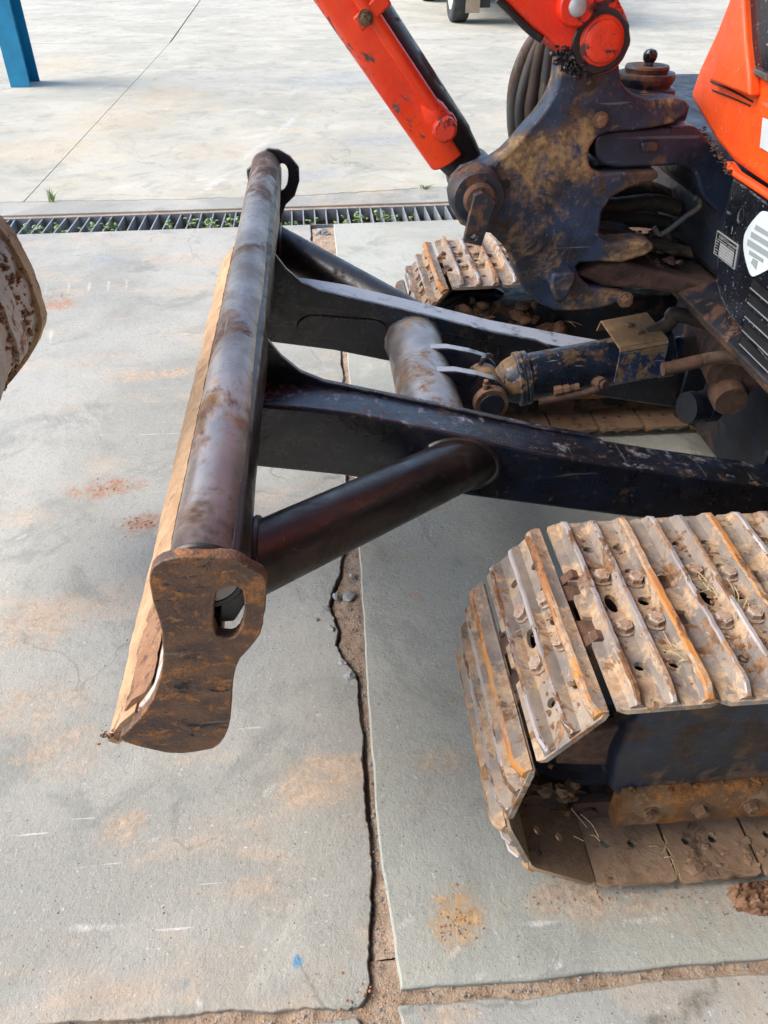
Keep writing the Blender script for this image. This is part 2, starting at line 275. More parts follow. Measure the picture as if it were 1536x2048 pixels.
def inst(name, me, mat, parent):
    ob = bpy.data.objects.new(name, me); link(ob, parent); ob.matrix_basis = mat; return ob
def thing(name, label, cat, loc=(0,0,0), group=None):
    o = bpy.data.objects.new(name, None); o.location = loc; o.empty_display_size = .1; COL.objects.link(o)
    o['label'] = label; o['category'] = cat
    if group: o['group'] = group
    return o
def tag(o, label, cat, group=None):
    o['label'] = label; o['category'] = cat
    if group: o['group'] = group
    return o
def B(): return bmesh.new()
def P3(axis, p, t):
    return {'X': (t, p[0], p[1]), 'Y': (p[0], t, p[1]), 'Z': (p[0], p[1], t)}[axis]
def chaikin(poly, n=2, closed=True):
    for _ in range(n):
        o = []
        k = len(poly)
        for i in range(k if closed else k-1):
            a, b = poly[i], poly[(i+1) % k]
            o += [tuple(a[j]*.75+b[j]*.25 for j in range(len(a))), tuple(a[j]*.25+b[j]*.75 for j in range(len(a)))]
        if not closed: o = [poly[0]] + o + [poly[-1]]
        poly = o
    return poly
def area(p): return sum(p[i][0]*p[(i+1) % len(p)][1]-p[(i+1) % len(p)][0]*p[i][1] for i in range(len(p)))
def prism(bm, poly, axis, a, b, hole=None, mi=0):
    if area(poly) < 0: poly = poly[::-1]
    va = [bm.verts.new(P3(axis, p, a)) for p in poly]; vb = [bm.verts.new(P3(axis, p, b)) for p in poly]
    n = len(poly); fs = []
    for i in range(n): fs.append(bm.faces.new((va[i], va[(i+1) % n], vb[(i+1) % n], vb[i])))
    if not hole:
        fs.append(bm.faces.new(va[::-1])); fs.append(bm.faces.new(vb))
    else:
        if area(hole) < 0: hole = hole[::-1]
        ha = [bm.verts.new(P3(axis, p, a)) for p in hole]; hb = [bm.verts.new(P3(axis, p, b)) for p in hole]
        k = len(hole)
        for i in range(k): fs.append(bm.faces.new((ha[i], hb[i], hb[(i+1) % k], ha[(i+1) % k])))
        j0 = max(range(k), key=lambda i: hole[i][1]); j1 = min(range(k), key=lambda i: hole[i][1])
        d = lambda p, q: (p[0]-q[0])**2+(p[1]-q[1])**2
        i0 = min(range(n), key=lambda i: d(poly[i], hole[j0])); i1 = min([i for i in range(n) if i != i0], key=lambda i: d(poly[i], hole[j1]))
        def walk(s, e, m_, st):
            o = [s]
            while o[-1] != e: o.append((o[-1]+st) % m_)
            return o
        for (o, h) in ((walk(i0, i1, n, 1), walk(j1, j0, k, -1)), (walk(i1, i0, n, 1), walk(j0, j1, k, -1))):
            fs.append(bm.faces.new([va[i] for i in o]+[ha[i] for i in h]))
            fs.append(bm.faces.new([vb[i] for i in o]+[hb[i] for i in h]))
    for f_ in fs: f_.material_index = mi
    return fs
def prism_holes(bm, outer, holes, axis, a, b, mi=0):
    loops = [outer]+holes
    flat = [p for l in loops for p in l]
    tris = tessellate_polygon([[Vector((p[0], p[1], 0)) for p in l] for l in loops])
    va = [bm.verts.new(P3(axis, p, a)) for p in flat]; vb = [bm.verts.new(P3(axis, p, b)) for p in flat]
    for t in tris:
        for v in (va, vb):
            f = bm.faces.new([v[i] for i in t]); f.material_index = mi
    s = 0
    for l in loops:
        k = len(l)
        for i in range(k):
            f = bm.faces.new((va[s+i], va[s+(i+1) % k], vb[s+(i+1) % k], vb[s+i])); f.material_index = mi
        s += k
def box(bm, x0, x1, y0, y1, z0, z1, mi=0):
    prism(bm, [(x0,y0),(x1,y0),(x1,y1),(x0,y1)], 'Z', z0, z1, mi=mi)
def cyl(bm, p0, p1, r, seg=32, r2=None, mi=0, rot=0.0):
    p0, p1 = Vector(p0), Vector(p1); d = (p1-p0).normalized()
    u = d.orthogonal().normalized(); 
    ref = Vector((0,0,1)) if abs(d.z) < .9 else Vector((1,0,0))
    u = (ref-d*ref.dot(d)).normalized(); w = d.cross(u)
    r2 = r if r2 is None else r2
    a = []; b = []
    for i in range(seg):
        t = 2*math.pi*i/seg+rot; q = u*math.cos(t)+w*math.sin(t)
        a.append(bm.verts.new(p0+q*r)); b.append(bm.verts.new(p1+q*r2))
    for i in range(seg):
        f = bm.faces.new((a[i], a[(i+1) % seg], b[(i+1) % seg], b[i])); f.material_index = mi
    for l in (a[::-1], b):
        f = bm.faces.new(l); f.material_index = mi
def lathe(bm, c, axis, prof, seg=32, mi=0):
    """prof: list of (t along axis, radius)"""
    c = Vector(c); d = Vector(axis).normalized(); ref = Vector((0,0,1)) if abs(d.z) < .9 else Vector((1,0,0))
    u = (ref-d*ref.dot(d)).normalized(); w = d.cross(u); rings = []
    for (t, r) in prof:
        rings.append([bm.verts.new(c+d*t+(u*math.cos(2*math.pi*i/seg)+w*math.sin(2*math.pi*i/seg))*max(r, 1e-4)) for i in range(seg)])
    for A_, B_ in zip(rings, rings[1:]):
        for i in range(seg):
            f = bm.faces.new((A_[i], A_[(i+1) % seg], B_[(i+1) % seg], B_[i])); f.material_index = mi
    bm.faces.new(rings[0][::-1]).material_index = mi; bm.faces.new(rings[-1]).material_index = mi
def catmull(pts, n=8):
    P = [Vector(p) for p in pts]; P = [P[0]*2-P[1]]+P+[P[-1]*2-P[-2]]; o = []
    for i in range(1, len(P)-2):
        for k in range(n):
            t = k/n
            o.append(.5*((2*P[i])+(-P[i-1]+P[i+1])*t+(2*P[i-1]-5*P[i]+4*P[i+1]-P[i+2])*t*t+(-P[i-1]+3*P[i]-3*P[i+1]+P[i+2])*t**3))
    o.append(P[-2]); return o
def tube(bm, pts, r, seg=14, n=8, ridges=0.0, mi=0, straight=False):
    path = [Vector(p) for p in pts] if straight else catmull(pts, n)
    rings = []; u = None
    for i, p in enumerate(path):
        d = (path[min(i+1, len(path)-1)]-path[max(i-1, 0)]).normalized()
        if u is None: u = d.orthogonal().normalized()
        u = (u-d*u.dot(d)).normalized(); w = d.cross(u)
        rr = r*(1+(ridges if i % 2 else -ridges))
        if callable(r): rr = r(i/(len(path)-1))
        rings.append([bm.verts.new(p+(u*math.cos(2*math.pi*k/seg)+w*math.sin(2*math.pi*k/seg))*rr) for k in range(seg)])
    for a, b in zip(rings, rings[1:]):
        for k in range(seg):
            f = bm.faces.new((a[k], a[(k+1) % seg], b[(k+1) % seg], b[k])); f.material_index = mi
    bm.faces.new(rings[0][::-1]).material_index = mi; bm.faces.new(rings[-1]).material_index = mi
def blob(bm, c, r, sub=2, amp=.35, fr=3.0, flat=1.0, seed=0):
    r_ = bmesh.ops.create_icosphere(bm, subdivisions=sub, radius=1.0)
    rb = random.Random(seed*131+7); ax = Vector((rb.uniform(.6,1.4), rb.uniform(.6,1.4), rb.uniform(.6,1.2))); rz = Matrix.Rotation(rb.uniform(0,6.28), 3, 'Z')
    for v in r_['verts']:
        q = v.co.copy(); k = 1+amp*mnoise.noise(q*fr*.6+Vector((seed*7.3, seed*3.1, 0)))+amp*.5*mnoise.noise(q*fr*1.7+Vector((seed*1.3, 0, 5)))
        p_ = rz @ Vector((q.x*ax.x, q.y*ax.y, q.z*ax.z)); v.co = Vector(c)+Vector((p_.x*r*k, p_.y*r*k, p_.z*r*k*flat))
def hexbolt_mesh(name, r=.011, h=.009, mat='bolt'):
    bm = B(); cyl(bm, (0,0,-.002), (0,0,.002), r*1.35, 18); cyl(bm, (0,0,.002), (0,0,h), r, 6); cyl(bm, (0,0,h), (0,0,h+.0015), r*.82, 6, r*.7)
    me = bpy.data.meshes.new(name); bmesh.ops.recalc_face_normals(bm, faces=bm.faces[:]); bm.to_mesh(me); bm.free(); me.materials.append(M[mat]); return me
def frame_mat(o, x, z):
    x = Vector(x).normalized(); z = Vector(z); z = (z-x*z.dot(x)).normalized(); y = z.cross(x)
    return Matrix(((x.x,y.x,z.x,o[0]),(x.y,y.y,z.y,o[1]),(x.z,y.z,z.z,o[2]),(0,0,0,1)))
def axis_mat(o, z, spin=0.0):
    z = Vector(z).normalized(); x = z.orthogonal()
    return frame_mat(o, x, z) @ Matrix.Rotation(spin, 4, 'Z')

# ------------------------------------------------------------------ the setting: ground, slabs, drain
def structure(o): o['kind'] = 'structure'; return o
bm = B(); box(bm, -300, 300, -300, 300, -.9, -.8)
ground = structure(obj('ground', bm, 'soil', smooth=0))

def rough_line(pts, step=.03, amp=.004, seed=0):
    out = []
    for (a, b) in zip(pts, pts[1:]):
        d = math.dist(a, b); k = max(1, min(500, int(d/step)))
        for i in range(k):
            t = i/k; x = a[0]+(b[0]-a[0])*t; y = a[1]+(b[1]-a[1])*t
            q = Vector((x*9, y*9, seed*5.0)); n_ = mnoise.noise(q)+.6*mnoise.noise(q*3.1)+.45*mnoise.noise(q*8)+.4*mnoise.noise(q*21)
            nx, ny = -(b[1]-a[1])/d, (b[0]-a[0])/d
            e = min(1, i, k)
            out.append((x+nx*n_*amp*(1 if i else 0), y+ny*n_*amp*(1 if i else 0)))
    out.append(pts[-1]); return out
yard = bpy.data.objects.new('concrete_pavement', None); COL.objects.link(yard); yard['kind'] = 'structure'
def slab(poly, mat, z=0.0, bev=.004):
    bm = B(); prism(bm, poly, 'Z', -.10, z); return obj('concrete_slab', bm, mat, yard, bevel=bev, seg=2)
dn = lambda x: 4.511+.0244*x
jl = [(.015,.522),(.030,.669),(.036,.80),(.034,.988),(.030,1.194),(.006,1.235),(-.016,1.292),(-.006,1.34),(-.014,1.385),(-.027,1.43),(-.012,1.50),(.004,1.545),(.008,1.60),(.024,1.668),(.036,1.75),(.045,2.1),(.057,2.724),(.045,3.4),(.03,3.95),(-.02,4.1),(-.055,4.246),(-.06,dn(-.06))]
jr = [(.070,.536),(.054,.761),(.052,.985),(.056,1.269),(.062,1.664),(.072,2.2),(.080,2.722),(.078,3.5),(.074,4.236),(.074,dn(.07))]
jb_u = [(0.704,0.516),(0.439,0.517),(0.259,0.516),(0.069,0.519)]
jb_l = [(0.694,0.494),(0.517,0.499),(0.306,0.491),(0.062,0.497)]
slab(rough_line([(-7,.50)]+[(-0.457,0.515),(-0.248,0.512),(-0.000,0.499)]+jl, .006, .0055, 1)+[(-7, dn(-7))], 'conA', 0, .0022)
slab(rough_line([(7,.515)]+jb_u, .03, .0035, 2)+rough_line(jr, .03, .003, 3)+[(7, dn(7))], 'conB', .0, .004)
slab([(7,-7),(7,.46)]+rough_line(jb_l+[(.078,.42),(.076,-7)], .04, .004, 4), 'conC', -.004)
slab([(-7,-7),(.03,-7)]+rough_line([(.022,.30),(.018,.45)]+[(-0.006,0.486)]+[(-.3,.475),(-.7,.478),(-7,.47)], .04, .005, 5), 'conC', -.003)
# drain kerb strips and far slabs
crack = rough_line([(-7,5.12),(-3,5.09),(-1.963,5.087),(-1.2,5.07),(-.371,5.064),(.2,5.12),(.752,5.195),(2,5.2),(7,5.3)], .03, .020, 6)
slab([(7,dn(7)+.36)]+[(p[0], p[1]) for p in crack[::-1]]+[(-7,dn(-7)+.36)], 'conA')
g0 = [(-1.822,5.10),(-1.823,5.235),(-1.886,10.4),(-1.92,12.4)]
cl = [p for p in crack if p[0] < -1.83]+[(-1.8245,5.083)]; cr = [(-1.8195,5.083)]+[p for p in crack if p[0] > -1.81]
off = lambda L_, dx, dy=.011: [(x+dx, y+dy) for x, y in L_]
slab(off(cl, 0)+rough_line(off(g0[1:], -.0012, 0), .05, .001, 7)+[(-14,12.4),(-14,5.2)], 'conF')
slab(off(cr, 0)+[(14,5.3),(14,12.41)]+rough_line(off(g0[1:], .0012, 0)[::-1], .05, .001, 8), 'conF')
slab([(-40,12.41),(-1.93,12.42),(-2.186,18.7),(-3,60),(-40,60)], 'conF')
slab([(-1.91,12.42),(40,12.43),(40,60),(-2.98,60),(-2.17,18.7)], 'conF')
slab([(14.02,-7),(40,-7),(40,12.40),(14.02,12.40)], 'conF'); slab([(-40,-7),(-14.02,-7),(-14.02,12.38),(-40,12.38)], 'conF')
slab([(7.02,-7),(14,-7),(14,5.27),(7.02,5.27)], 'conF'); slab([(-14,-7),(-7.02,-7),(-7.02,5.1),(-14,5.1)], 'conF')
slab([(-40,-60),(40,-60),(40,-7.02),(-40,-7.02)], 'conF')

def soil_strip(name, x0, x1, y0, y1, nx, ny, fz):
    bm = B(); g = [[bm.verts.new((x0+(x1-x0)*i/nx, y0+(y1-y0)*j/ny, fz(x0+(x1-x0)*i/nx, y0+(y1-y0)*j/ny))) for i in range(nx+1)] for j in range(ny+1)]
    for j in range(ny):
        for i in range(nx): bm.faces.new((g[j][i], g[j][i+1], g[j+1][i+1], g[j+1][i]))
    o = obj(name, bm, 'soil', yard, smooth=180); o['kind'] = 'stuff'; return o
def nz(x, y, a=1.0, s=30): q = Vector((x*s, y*s, 1.7)); return a*(mnoise.noise(q)+.5*mnoise.noise(q*2.3)+.3*mnoise.noise(q*5.1))
def jx(pts, y):
    for a, b in zip(pts, pts[1:]):
        if a[1] <= y <= b[1]: return a[0]+(b[0]-a[0])*(y-a[1])/(b[1]-a[1]+1e-9)
    return pts[0][0] if y < pts[0][1] else pts[-1][0]
def f1(x, y):
    l = jx(jl, y); t = min(1, max(0, (x-l)/.045))
    t2 = min(1, max(0, (x-l)/.007))
    gap = max(0, min(1, .5+2.2*mnoise.noise(Vector((0, y*7, 4)))))
    return -.012-.026*gap*(1-t2*t2)+.007*t+nz(x, y, .004)
soil_strip('joint_soil', -.075, .088, .57, 4.46, 26, 560, f1)
soil_strip('joint_soil', -7, 7, .36, .57, 900, 20, lambda x, y: -.012+nz(x, y, .007, 26))
soil_strip('joint_soil', -.01, .11, -7, .37, 8, 300, lambda x, y: -.014+nz(x, y, .006, 20))
# drain channel below the grate
bm = B()
for (o0, o1, z0, z1) in ((-.02, .0, -.30, -.03), (.30, .36, -.30, -.012), (-.02, .36, -.34, -.30)):
    prism(bm, [(-7, dn(-7)+o0), (7, dn(7)+o0), (7, dn(7)+o1), (-7, dn(-7)+o1)], 'Z', z0, z1)
obj('drain_channel', bm, 'soil', yard, smooth=0)

# unseen open shed, inferred, sized for its shade and dark reflections: roof ending above the drain, back and right walls
bm = B()
for k in range(30):
    y0 = -8+k*.41; prism(bm, [(-1.6,y0),(11,y0),(11,y0+.40),(-1.6,y0+.40)], 'Z', 7.0+(.03 if k % 2 else 0), 7.04+(.03 if k % 2 else 0))
structure(obj('unseen_shed_roof', bm, 'sheet', smooth=0))
bm = B(); box(bm, -1.6, 11, -8.1, -8.0, 0, 7.0); structure(obj('unseen_shed_wall', bm, 'sheet', smooth=0))
bm = B(); box(bm, 11.0, 11.1, -8, 4.2, 0, 7.0); structure(obj('unseen_shed_wall', bm, 'sheet', smooth=0))

# drain grate
grate = thing('drain_grate', 'long galvanised drain grate with upright bars crossing the concrete yard', 'drain grate', (0, dn(0), 0))
bm = B(); prism(bm, [(-4, dn(-4)+.004), (4.5, dn(4.5)+.004), (4.5, dn(4.5)+.010), (-4, dn(-4)+.010)], 'Z', -.07, -.004); obj('rail', bm, 'galv', grate)
bm = B(); prism(bm, [(-4, dn(-4)+.290), (4.5, dn(4.5)+.290), (4.5, dn(4.5)+.296), (-4, dn(-4)+.296)], 'Z', -.07, -.002); obj('rail', bm, 'galv', grate)
bm = B(); box(bm, -.0035, .0035, 0, .28, -.075, 0); bar_me = bpy.data.meshes.new('bar'); bmesh.ops.recalc_face_normals(bm, faces=bm.faces[:]); bm.to_mesh(bar_me); bm.free(); bar_me.materials.append(M['galv'])
x = -3.95; i = 0
while x < 3.6:
    tilt = rnd.uniform(-.02, .02); dz = rnd.uniform(-.004, 0)
    if i in (33,): tilt = .10
    b_ = bpy.data.objects.new('bar', bar_me); COL.objects.link(b_); b_.parent = grate
    b_.matrix_basis = Matrix.Translation((x, dn(x)-dn(0)+.010, -.003+dz)) @ Matrix.Rotation(tilt, 4, 'Z')
    x += .0665+rnd.uniform(-.004, .004); i += 1

# ------------------------------------------------------------------ excavator
EX = thing('excavator', 'orange and black tracked excavator with muddy steel tracks and a raised dozer blade', 'excavator', (1.4, 1.62, 0))
YC = 1.64

# --- dozer blade
mold_p = [(-.196,.800),(-.214,.742),(-.228,.672),(-.250,.600),(-.283,.545),(-.322,.500)]
cm = catmull([(p[0], 0, p[1]) for p in mold_p], 5); outer = [(v.x, v.z) for v in cm]
th = [(x+.016, z+.004) for x, z in outer[::-1]]
bm = B(); prism(bm, outer+th, 'Y', .702, 2.588); blade = obj('dozer_blade', bm, 'mold', EX, bevel=.002)
# dried soil line above the cutting edge, cutting edge
bm = B(); prism(bm, [(-.342,.478),(-.318,.515),(-.292,.540),(-.286,.530),(-.300,.490),(-.330,.470)], 'Y', .70, 2.59)
bmesh.ops.subdivide_edges(bm, edges=[e for e in bm.edges if abs(e.verts[0].co.y-e.verts[1].co.y) > 1], cuts=300)
for v in bm.verts:
    q = v.co*22; k = mnoise.noise(q)*.003+mnoise.noise(q*.25)*.002+mnoise.noise(q*3)*.0015; v.co.x += k; v.co.z += k*.7
obj('cutting_edge', bm, 'cutting', blade, smooth=50)
bm = B(); prism(bm, [(-.312,.522),(-.296,.546),(-.276,.562),(-.262,.585),(-.270,.556),(-.286,.534)], 'Y', .715, .98)
bmesh.ops.subdivide_edges(bm, edges=[e for e in bm.edges if abs(e.verts[0].co.y-e.verts[1].co.y) > .2], cuts=60)
for v in bm.verts:
    q = v.co*30; k = mnoise.noise(q)*.003+mnoise.noise(q*3)*.002; v.co.x += k; v.co.z += abs(k)-.010*max(0, v.co.y-.80)/.18
obj('soil_line', bm, 'clod', blade, smooth=60)
# top tube with a rolled rear lip
def blade_tube():
    bm = B(); seg = 40; rings = []; nY = 120
    for j in range(nY+1):
        y = .70+(2.592-.70)*j/nY; ring = []
        dent = .004*mnoise.noise(Vector((y*2.2, .3, 0)))
        for i in range(seg):
            t = 2*math.pi*i/seg; r = .0445+dent*max(0, math.cos(t-1.0))
            ring.append(bm.verts.new((-.162+math.cos(t)*r, y, .786+math.sin(t)*r)))
        rings.append(ring)
    for a, b in zip(rings, rings[1:]):
        for i in range(seg): bm.faces.new((a[i], a[(i+1) % seg], b[(i+1) % seg], b[i]))
    bm.faces.new(rings[0][::-1]); bm.faces.new(rings[-1]); return bm
obj('top_tube', blade_tube(), 'tube_top', blade)
bm = B(); prism(bm, [(-.128,.812),(-.117,.806),(-.112,.780),(-.116,.735),(-.135,.700),(-.155,.700),(-.15,.74)], 'Y', .705, 2.585)
bmesh.ops.subdivide_edges(bm, edges=[e for e in bm.edges if abs(e.verts[0].co.y-e.verts[1].co.y) > 1], cuts=90)
for v in bm.verts: v.co.x += .004*mnoise.noise(Vector((v.co.y*2.6, 0, 2)))+.0015*mnoise.noise(v.co*20)
obj('back_lip', bm, 'tube_side', blade, bevel=.003)
# back skin of the blade
bm = B(); prism(bm, [(-.178,.735),(-.150,.700),(-.168,.600),(-.20,.470),(-.262,.487),(-.228,.590),(-.200,.68)], 'Y', .716, 2.574); obj('back_skin', bm, 'tube_side', blade, bevel=.004)
# end plates with a lifting slot
ep = [(-0.222,0.802),(-0.215,0.819),(-0.199,0.830),(-0.170,0.833),(-0.130,0.828),(-0.114,0.822),(-0.103,0.809),(-0.087,0.796),(-0.085,0.784),(-0.090,0.750),(-0.099,0.702),(-0.114,0.676),(-0.138,0.646),(-0.148,0.605),(-0.157,0.542),(-0.168,0.498),(-0.186,0.467),(-0.213,0.459),(-0.249,0.457),(-0.288,0.476),(-0.322,0.500),(-0.299,0.524),(-0.274,0.554),(-0.251,0.595),(-0.234,0.644),(-0.226,0.681),(-0.222,0.726),(-0.224,0.757),(-0.224,0.778)]
slot = chaikin([(-0.150,0.770),(-0.139,0.781),(-0.120,0.781),(-0.114,0.769),(-0.120,0.720),(-0.132,0.695),(-0.144,0.691),(-0.161,0.701)], 1)
epj = [(x+.0009*mnoise.noise(Vector((x*90, z*90, 0))), z+.0012*mnoise.noise(Vector((x*90, z*90, 7)))) for x, z in rough_line(chaikin(ep, 1)+chaikin(ep, 1)[:1], .012, .0009, 12)[:-1]]
bm = B(); prism(bm, epj, 'Y', .684, .702, hole=slot); obj('end_plate', bm, 'endplate', blade, bevel=.0018, seg=2)
for yw in (.7035,):
    bm = B(); tube(bm, [(-.162+.046*math.cos(t), yw, .784+.046*math.sin(t)) for t in [2*math.pi*i/40 for i in range(41)]], .006, 8, straight=True); obj('weld_bead', bm, 'tube_side', blade)
ep2 = [(-0.181,0.807),(-0.172,0.828),(-0.151,0.839),(-0.118,0.834),(-0.085,0.815),(-0.059,0.782),(-0.060,0.742),(-0.078,0.696),(-0.109,0.669),(-0.121,0.642),(-0.132,0.586)]+[ep[13], ep[14], ep[16], ep[18], ep[20], ep[22], ep[24], ep[26], ep[28]]
slot2 = chaikin([(-0.125,0.785),(-0.113,0.796),(-0.099,0.790),(-0.093,0.769),(-0.099,0.733),(-0.112,0.715),(-0.128,0.713),(-0.133,0.728)], 1)
bm = B(); prism(bm, ep2, 'Y', 2.588, 2.606, hole=slot2); obj('end_plate', bm, 'arm', blade, bevel=.003, seg=2)
# push arms
top_l = [(-.185,.680),(-.135,.676),(-.03,.660),(.06,.642),(.20,.603),(.29,.577),(.45,.530),(.70,.472),(1.12,.385)]
bot_l = [(-.195,.540),(-.135,.528),(.02,.500),(.167,.462),(.30,.428),(.655,.350),(1.12,.255)]
for (y0, y1, inner) in ((1.30, 1.40, 1), (1.874, 1.974, -1)):
    bm = B(); prism(bm, top_l+bot_l[::-1], 'Y', y0, y1)
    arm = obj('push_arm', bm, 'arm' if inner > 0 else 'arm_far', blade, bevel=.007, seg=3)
    # inner side plate rising as a curved gusset to the back of the blade
    g = [(-.165,.800),(-.135,.795),(-.115,.765),(-.090,.727),(-.055,.692),(-.01,.669),(.06,.649),(.20,.611),(.29,.585),(.45,.538),(.56,.512),(.60,.492),(.60,.47),(.30,.545),(.0,.62),(-.18,.64)]
    ya, yb = (y1-.006, y1+.008) if inner > 0 else (y0-.008, y0+.006)
    bm = B(); prism(bm, g, 'Y', ya, yb); obj('gusset', bm, 'arm', blade, bevel=.002)
    # pressed oval panel and round plate on the inner flank
    yy = (y1-.002, y1+.005) if inner > 0 else (y0-.005, y0+.002)
    ov = [(-.03+.045*math.cos(t), .572+.032*math.sin(t)-.04*0) for t in [math.pi*.5+math.pi*i/10 for i in range(11)]]
    ov += [(.115+.045*math.cos(t), .555+.032*math.sin(t)) for t in [-math.pi*.5+math.pi*i/10 for i in range(11)]]
    bm = B(); prism(bm, ov, 'Y', *yy); obj('pressed_panel', bm, 'arm', blade, bevel=.003)
    bm = B(); prism(bm, [(.335,.460),(.345,.548),(.39,.540),(.46,.515),(.465,.475),(.44,.43)], 'Y', *yy); obj('pressed_panel', bm, 'arm', blade, bevel=.003)
# cross tube and its weld beads
bm = B(); cyl(bm, (.230, 1.398, .520), (.230, 1.876, .520), .072, 52); cross = obj('cross_tube', bm, 'cross', blade)
def ring(bm, c, axis, r, w, seg=40):
    c = Vector(c); d = Vector(axis).normalized(); u = d.orthogonal().normalized(); v = d.cross(u)
    tube(bm, [c+(u*math.cos(2*math.pi*i/seg)+v*math.sin(2*math.pi*i/seg))*(r+.0015*math.sin(i*2.7)) for i in range(seg+1)], w, 8, straight=True)
for y in (1.402, 1.872):
    bm = B(); ring(bm, (.230, y, .520), (0,1,0), .072, .007); obj('weld_bead', bm, 'cross', blade)
# diagonal brace tubes
for (a, b) in (((-.155,.895,.622), (.298,1.335,.506)), ((-.155,2.379,.622), (.298,1.939,.506))):
    bm = B(); cyl(bm, a, b, .057, 48); obj('brace_tube', bm, 'tube_side', blade)
    d = (Vector(b)-Vector(a)).normalized(); wc = Vector(a)+d*((Vector(b)-Vector(a)).length-.045)
    bm = B()
    # weld along the elliptical joint on the arm flank
    yF = 1.30 if a[1] < 1.6 else 1.974
    pts = []
    u = d.orthogonal().normalized(); w = d.cross(u)
    for i in range(41):
        t = 2*math.pi*i/40; q = Vector(a)+(u*math.cos(t)+w*math.sin(t))*.057; s_ = (yF-q.y)/d.y; pts.append(q+d*s_)
    tube(bm, pts, .008, 8, straight=True); obj('weld_bead', bm, 'tube_side', blade)
    bm = B(); pts = []
    for i in range(41):
        t = 2*math.pi*i/40; q = Vector(a)+(u*math.cos(t)+w*math.sin(t))*.058; s_ = (-.124-q.x)/d.x; pts.append(q+d*s_)
    tube(bm, pts, .007, 8, straight=True); obj('weld_bead', bm, 'tube_side', blade)
# cylinder lugs on the cross tube
for y in (1.572, 1.690):
    lg = [(.190,.540),(.222,.590),(.290,.588),(.345,.575),(.392,.558),(.416,.532),(.418,.500),(.400,.474),(.370,.466),(.335,.478),(.290,.500),(.240,.52)]
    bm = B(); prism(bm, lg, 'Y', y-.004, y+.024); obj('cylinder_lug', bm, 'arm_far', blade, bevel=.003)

# --- blade cylinder
p0 = Vector((.376, 1.642, .508)); p1 = Vector((.965, 1.642, .606)); cd = (p1-p0).normalized()
bm = B(); lathe(bm, p0, cd, [(.03,.030),(.050,.048),(.062,.054),(.078,.058),(.081,.066),(.094,.066),(.097,.060),(.100,.065),(.108,.065),(.112,.059),(.116,.057),(.42,.057),(.422,.061),(.45,.061),(.452,.03),(.48,.03)], 48)
bc = obj('blade_cylinder', bm, 'cyl', EX)
bm = B(); cyl(bm, p0+Vector((0,-.035,0)), p0+Vector((0,.035,0)), .045, 36); obj('rod_eye', bm, 'cyl', bc, bevel=.004)
bm = B(); lathe(bm, (.376,1.540,.512), (0,1,0), [(0,.030),(.0,.039),(.012,.042),(.02,.042),(.03,.036),(.17,.036)], 36); pin = obj('pin', bm, 'bolt_dark', bc)
bm = B(); lathe(bm, (.376,1.5405,.512), (0,-1,0), [(0,.020),(.002,.029),(.004,.027)], 30); obj('pin_cap', bm, 'dark', bc)
bm = B(); lathe(bm, (.362,1.552,.550), (-.1,-.1,1), [(0,.008),(.012,.008),(.012,.006),(.022,.006),(.024,.003)], 12); obj('grease_nipple', bm, 'bolt_dark', bc)
bm = B()   # little hook shaped keeper on the lugs
tube(bm, [(.36,1.625,.575),(.36,1.612,.585),(.362,1.605,.600),(.372,1.606,.606),(.382,1.612,.600)], .006, 8); obj('keeper', bm, 'cyl', bc)
GX0, GX1 = .665, .775
sl = cd.z/cd.x
def gz(x, z): return z+(x-.72)*sl
bm = B()   # folded guard plate over the barrel
gp = [(1.560,.556),(1.560,.632),(1.566,.639),(1.706,.641),(1.722,.61)]
for (a, b) in zip(gp, gp[1:]):
    n_ = Vector((0, b[1]-a[1], -(b[0]-a[0]))).normalized()*-.005
    vs_ = []
    for (x, p, k) in ((GX0,a,0),(GX1,a,0),(GX1,b,0),(GX0,b,0),(GX0,a,1),(GX1,a,1),(GX1,b,1),(GX0,b,1)):
        vs_.append(bm.verts.new((x, p[0]+(n_.y if k else 0), gz(x, p[1])+(n_.z if k else 0))))
    mi = 1 if a[0] == b[0] == 1.560 else 0
    for f in ((0,1,2,3),(7,6,5,4),(0,4,5,1),(1,5,6,2),(2,6,7,3),(3,7,4,0)):
        fc = bm.faces.new([vs_[k] for k in f]); fc.material_index = mi
guard = obj('guard_plate', bm, ['guard', 'guardside'], bc, bevel=.0012)
hb = hexbolt_mesh('guard_bolt', .011, .010, 'bolt_dark')
for (x, y) in ((.715,1.655),(.725,1.615)): inst('bolt', hb, axis_mat((x, y, gz(x,.640)+.001), (-sl,0,1), .4), bc)
bm = B()   # hose fittings on the near side of the barrel
q = p0+cd*.16+Vector((0,-.056,-.018))
lathe(bm, q, cd, [(0,.010),(.0,.014),(.018,.014),(.018,.011),(.024,.011),(.024,.013),(.036,.013),(.036,.009),(.05,.009),(.05,.011),(.06,.011)], 8); obj('hose_fitting', bm, 'bolt_dark', bc)
bm = B(); lathe(bm, (.64,1.578,gz(.64,.552)), (.3,-1,.2), [(-.02,.016),(.0,.016),(.014,.016),(.014,.012),(.024,.010)], 8); obj('hose_fitting', bm, 'dirtsteel', bc)
bm = B(); tube(bm, [(.50,1.580,.492),(.56,1.578,.504),(.62,1.578,.516),(.66,1.580,.534)], .009, 10); obj('steel_pipe', bm, 'dirtsteel', bc)
bm = B(); cyl(bm, p0+cd*.42, p0+cd*.60, .026, 32); obj('piston_rod', bm, 'dirtsteel', bc)
bm = B(); lathe(bm, (.935,1.50,.578), (.12,1,.15), [(0,.040),(.0,.052),(.016,.056),(.02,.066),(.10,.068),(.12,.075),(.22,.075)], 44); obj('swivel_drum', bm, 'dirtsteel', bc)
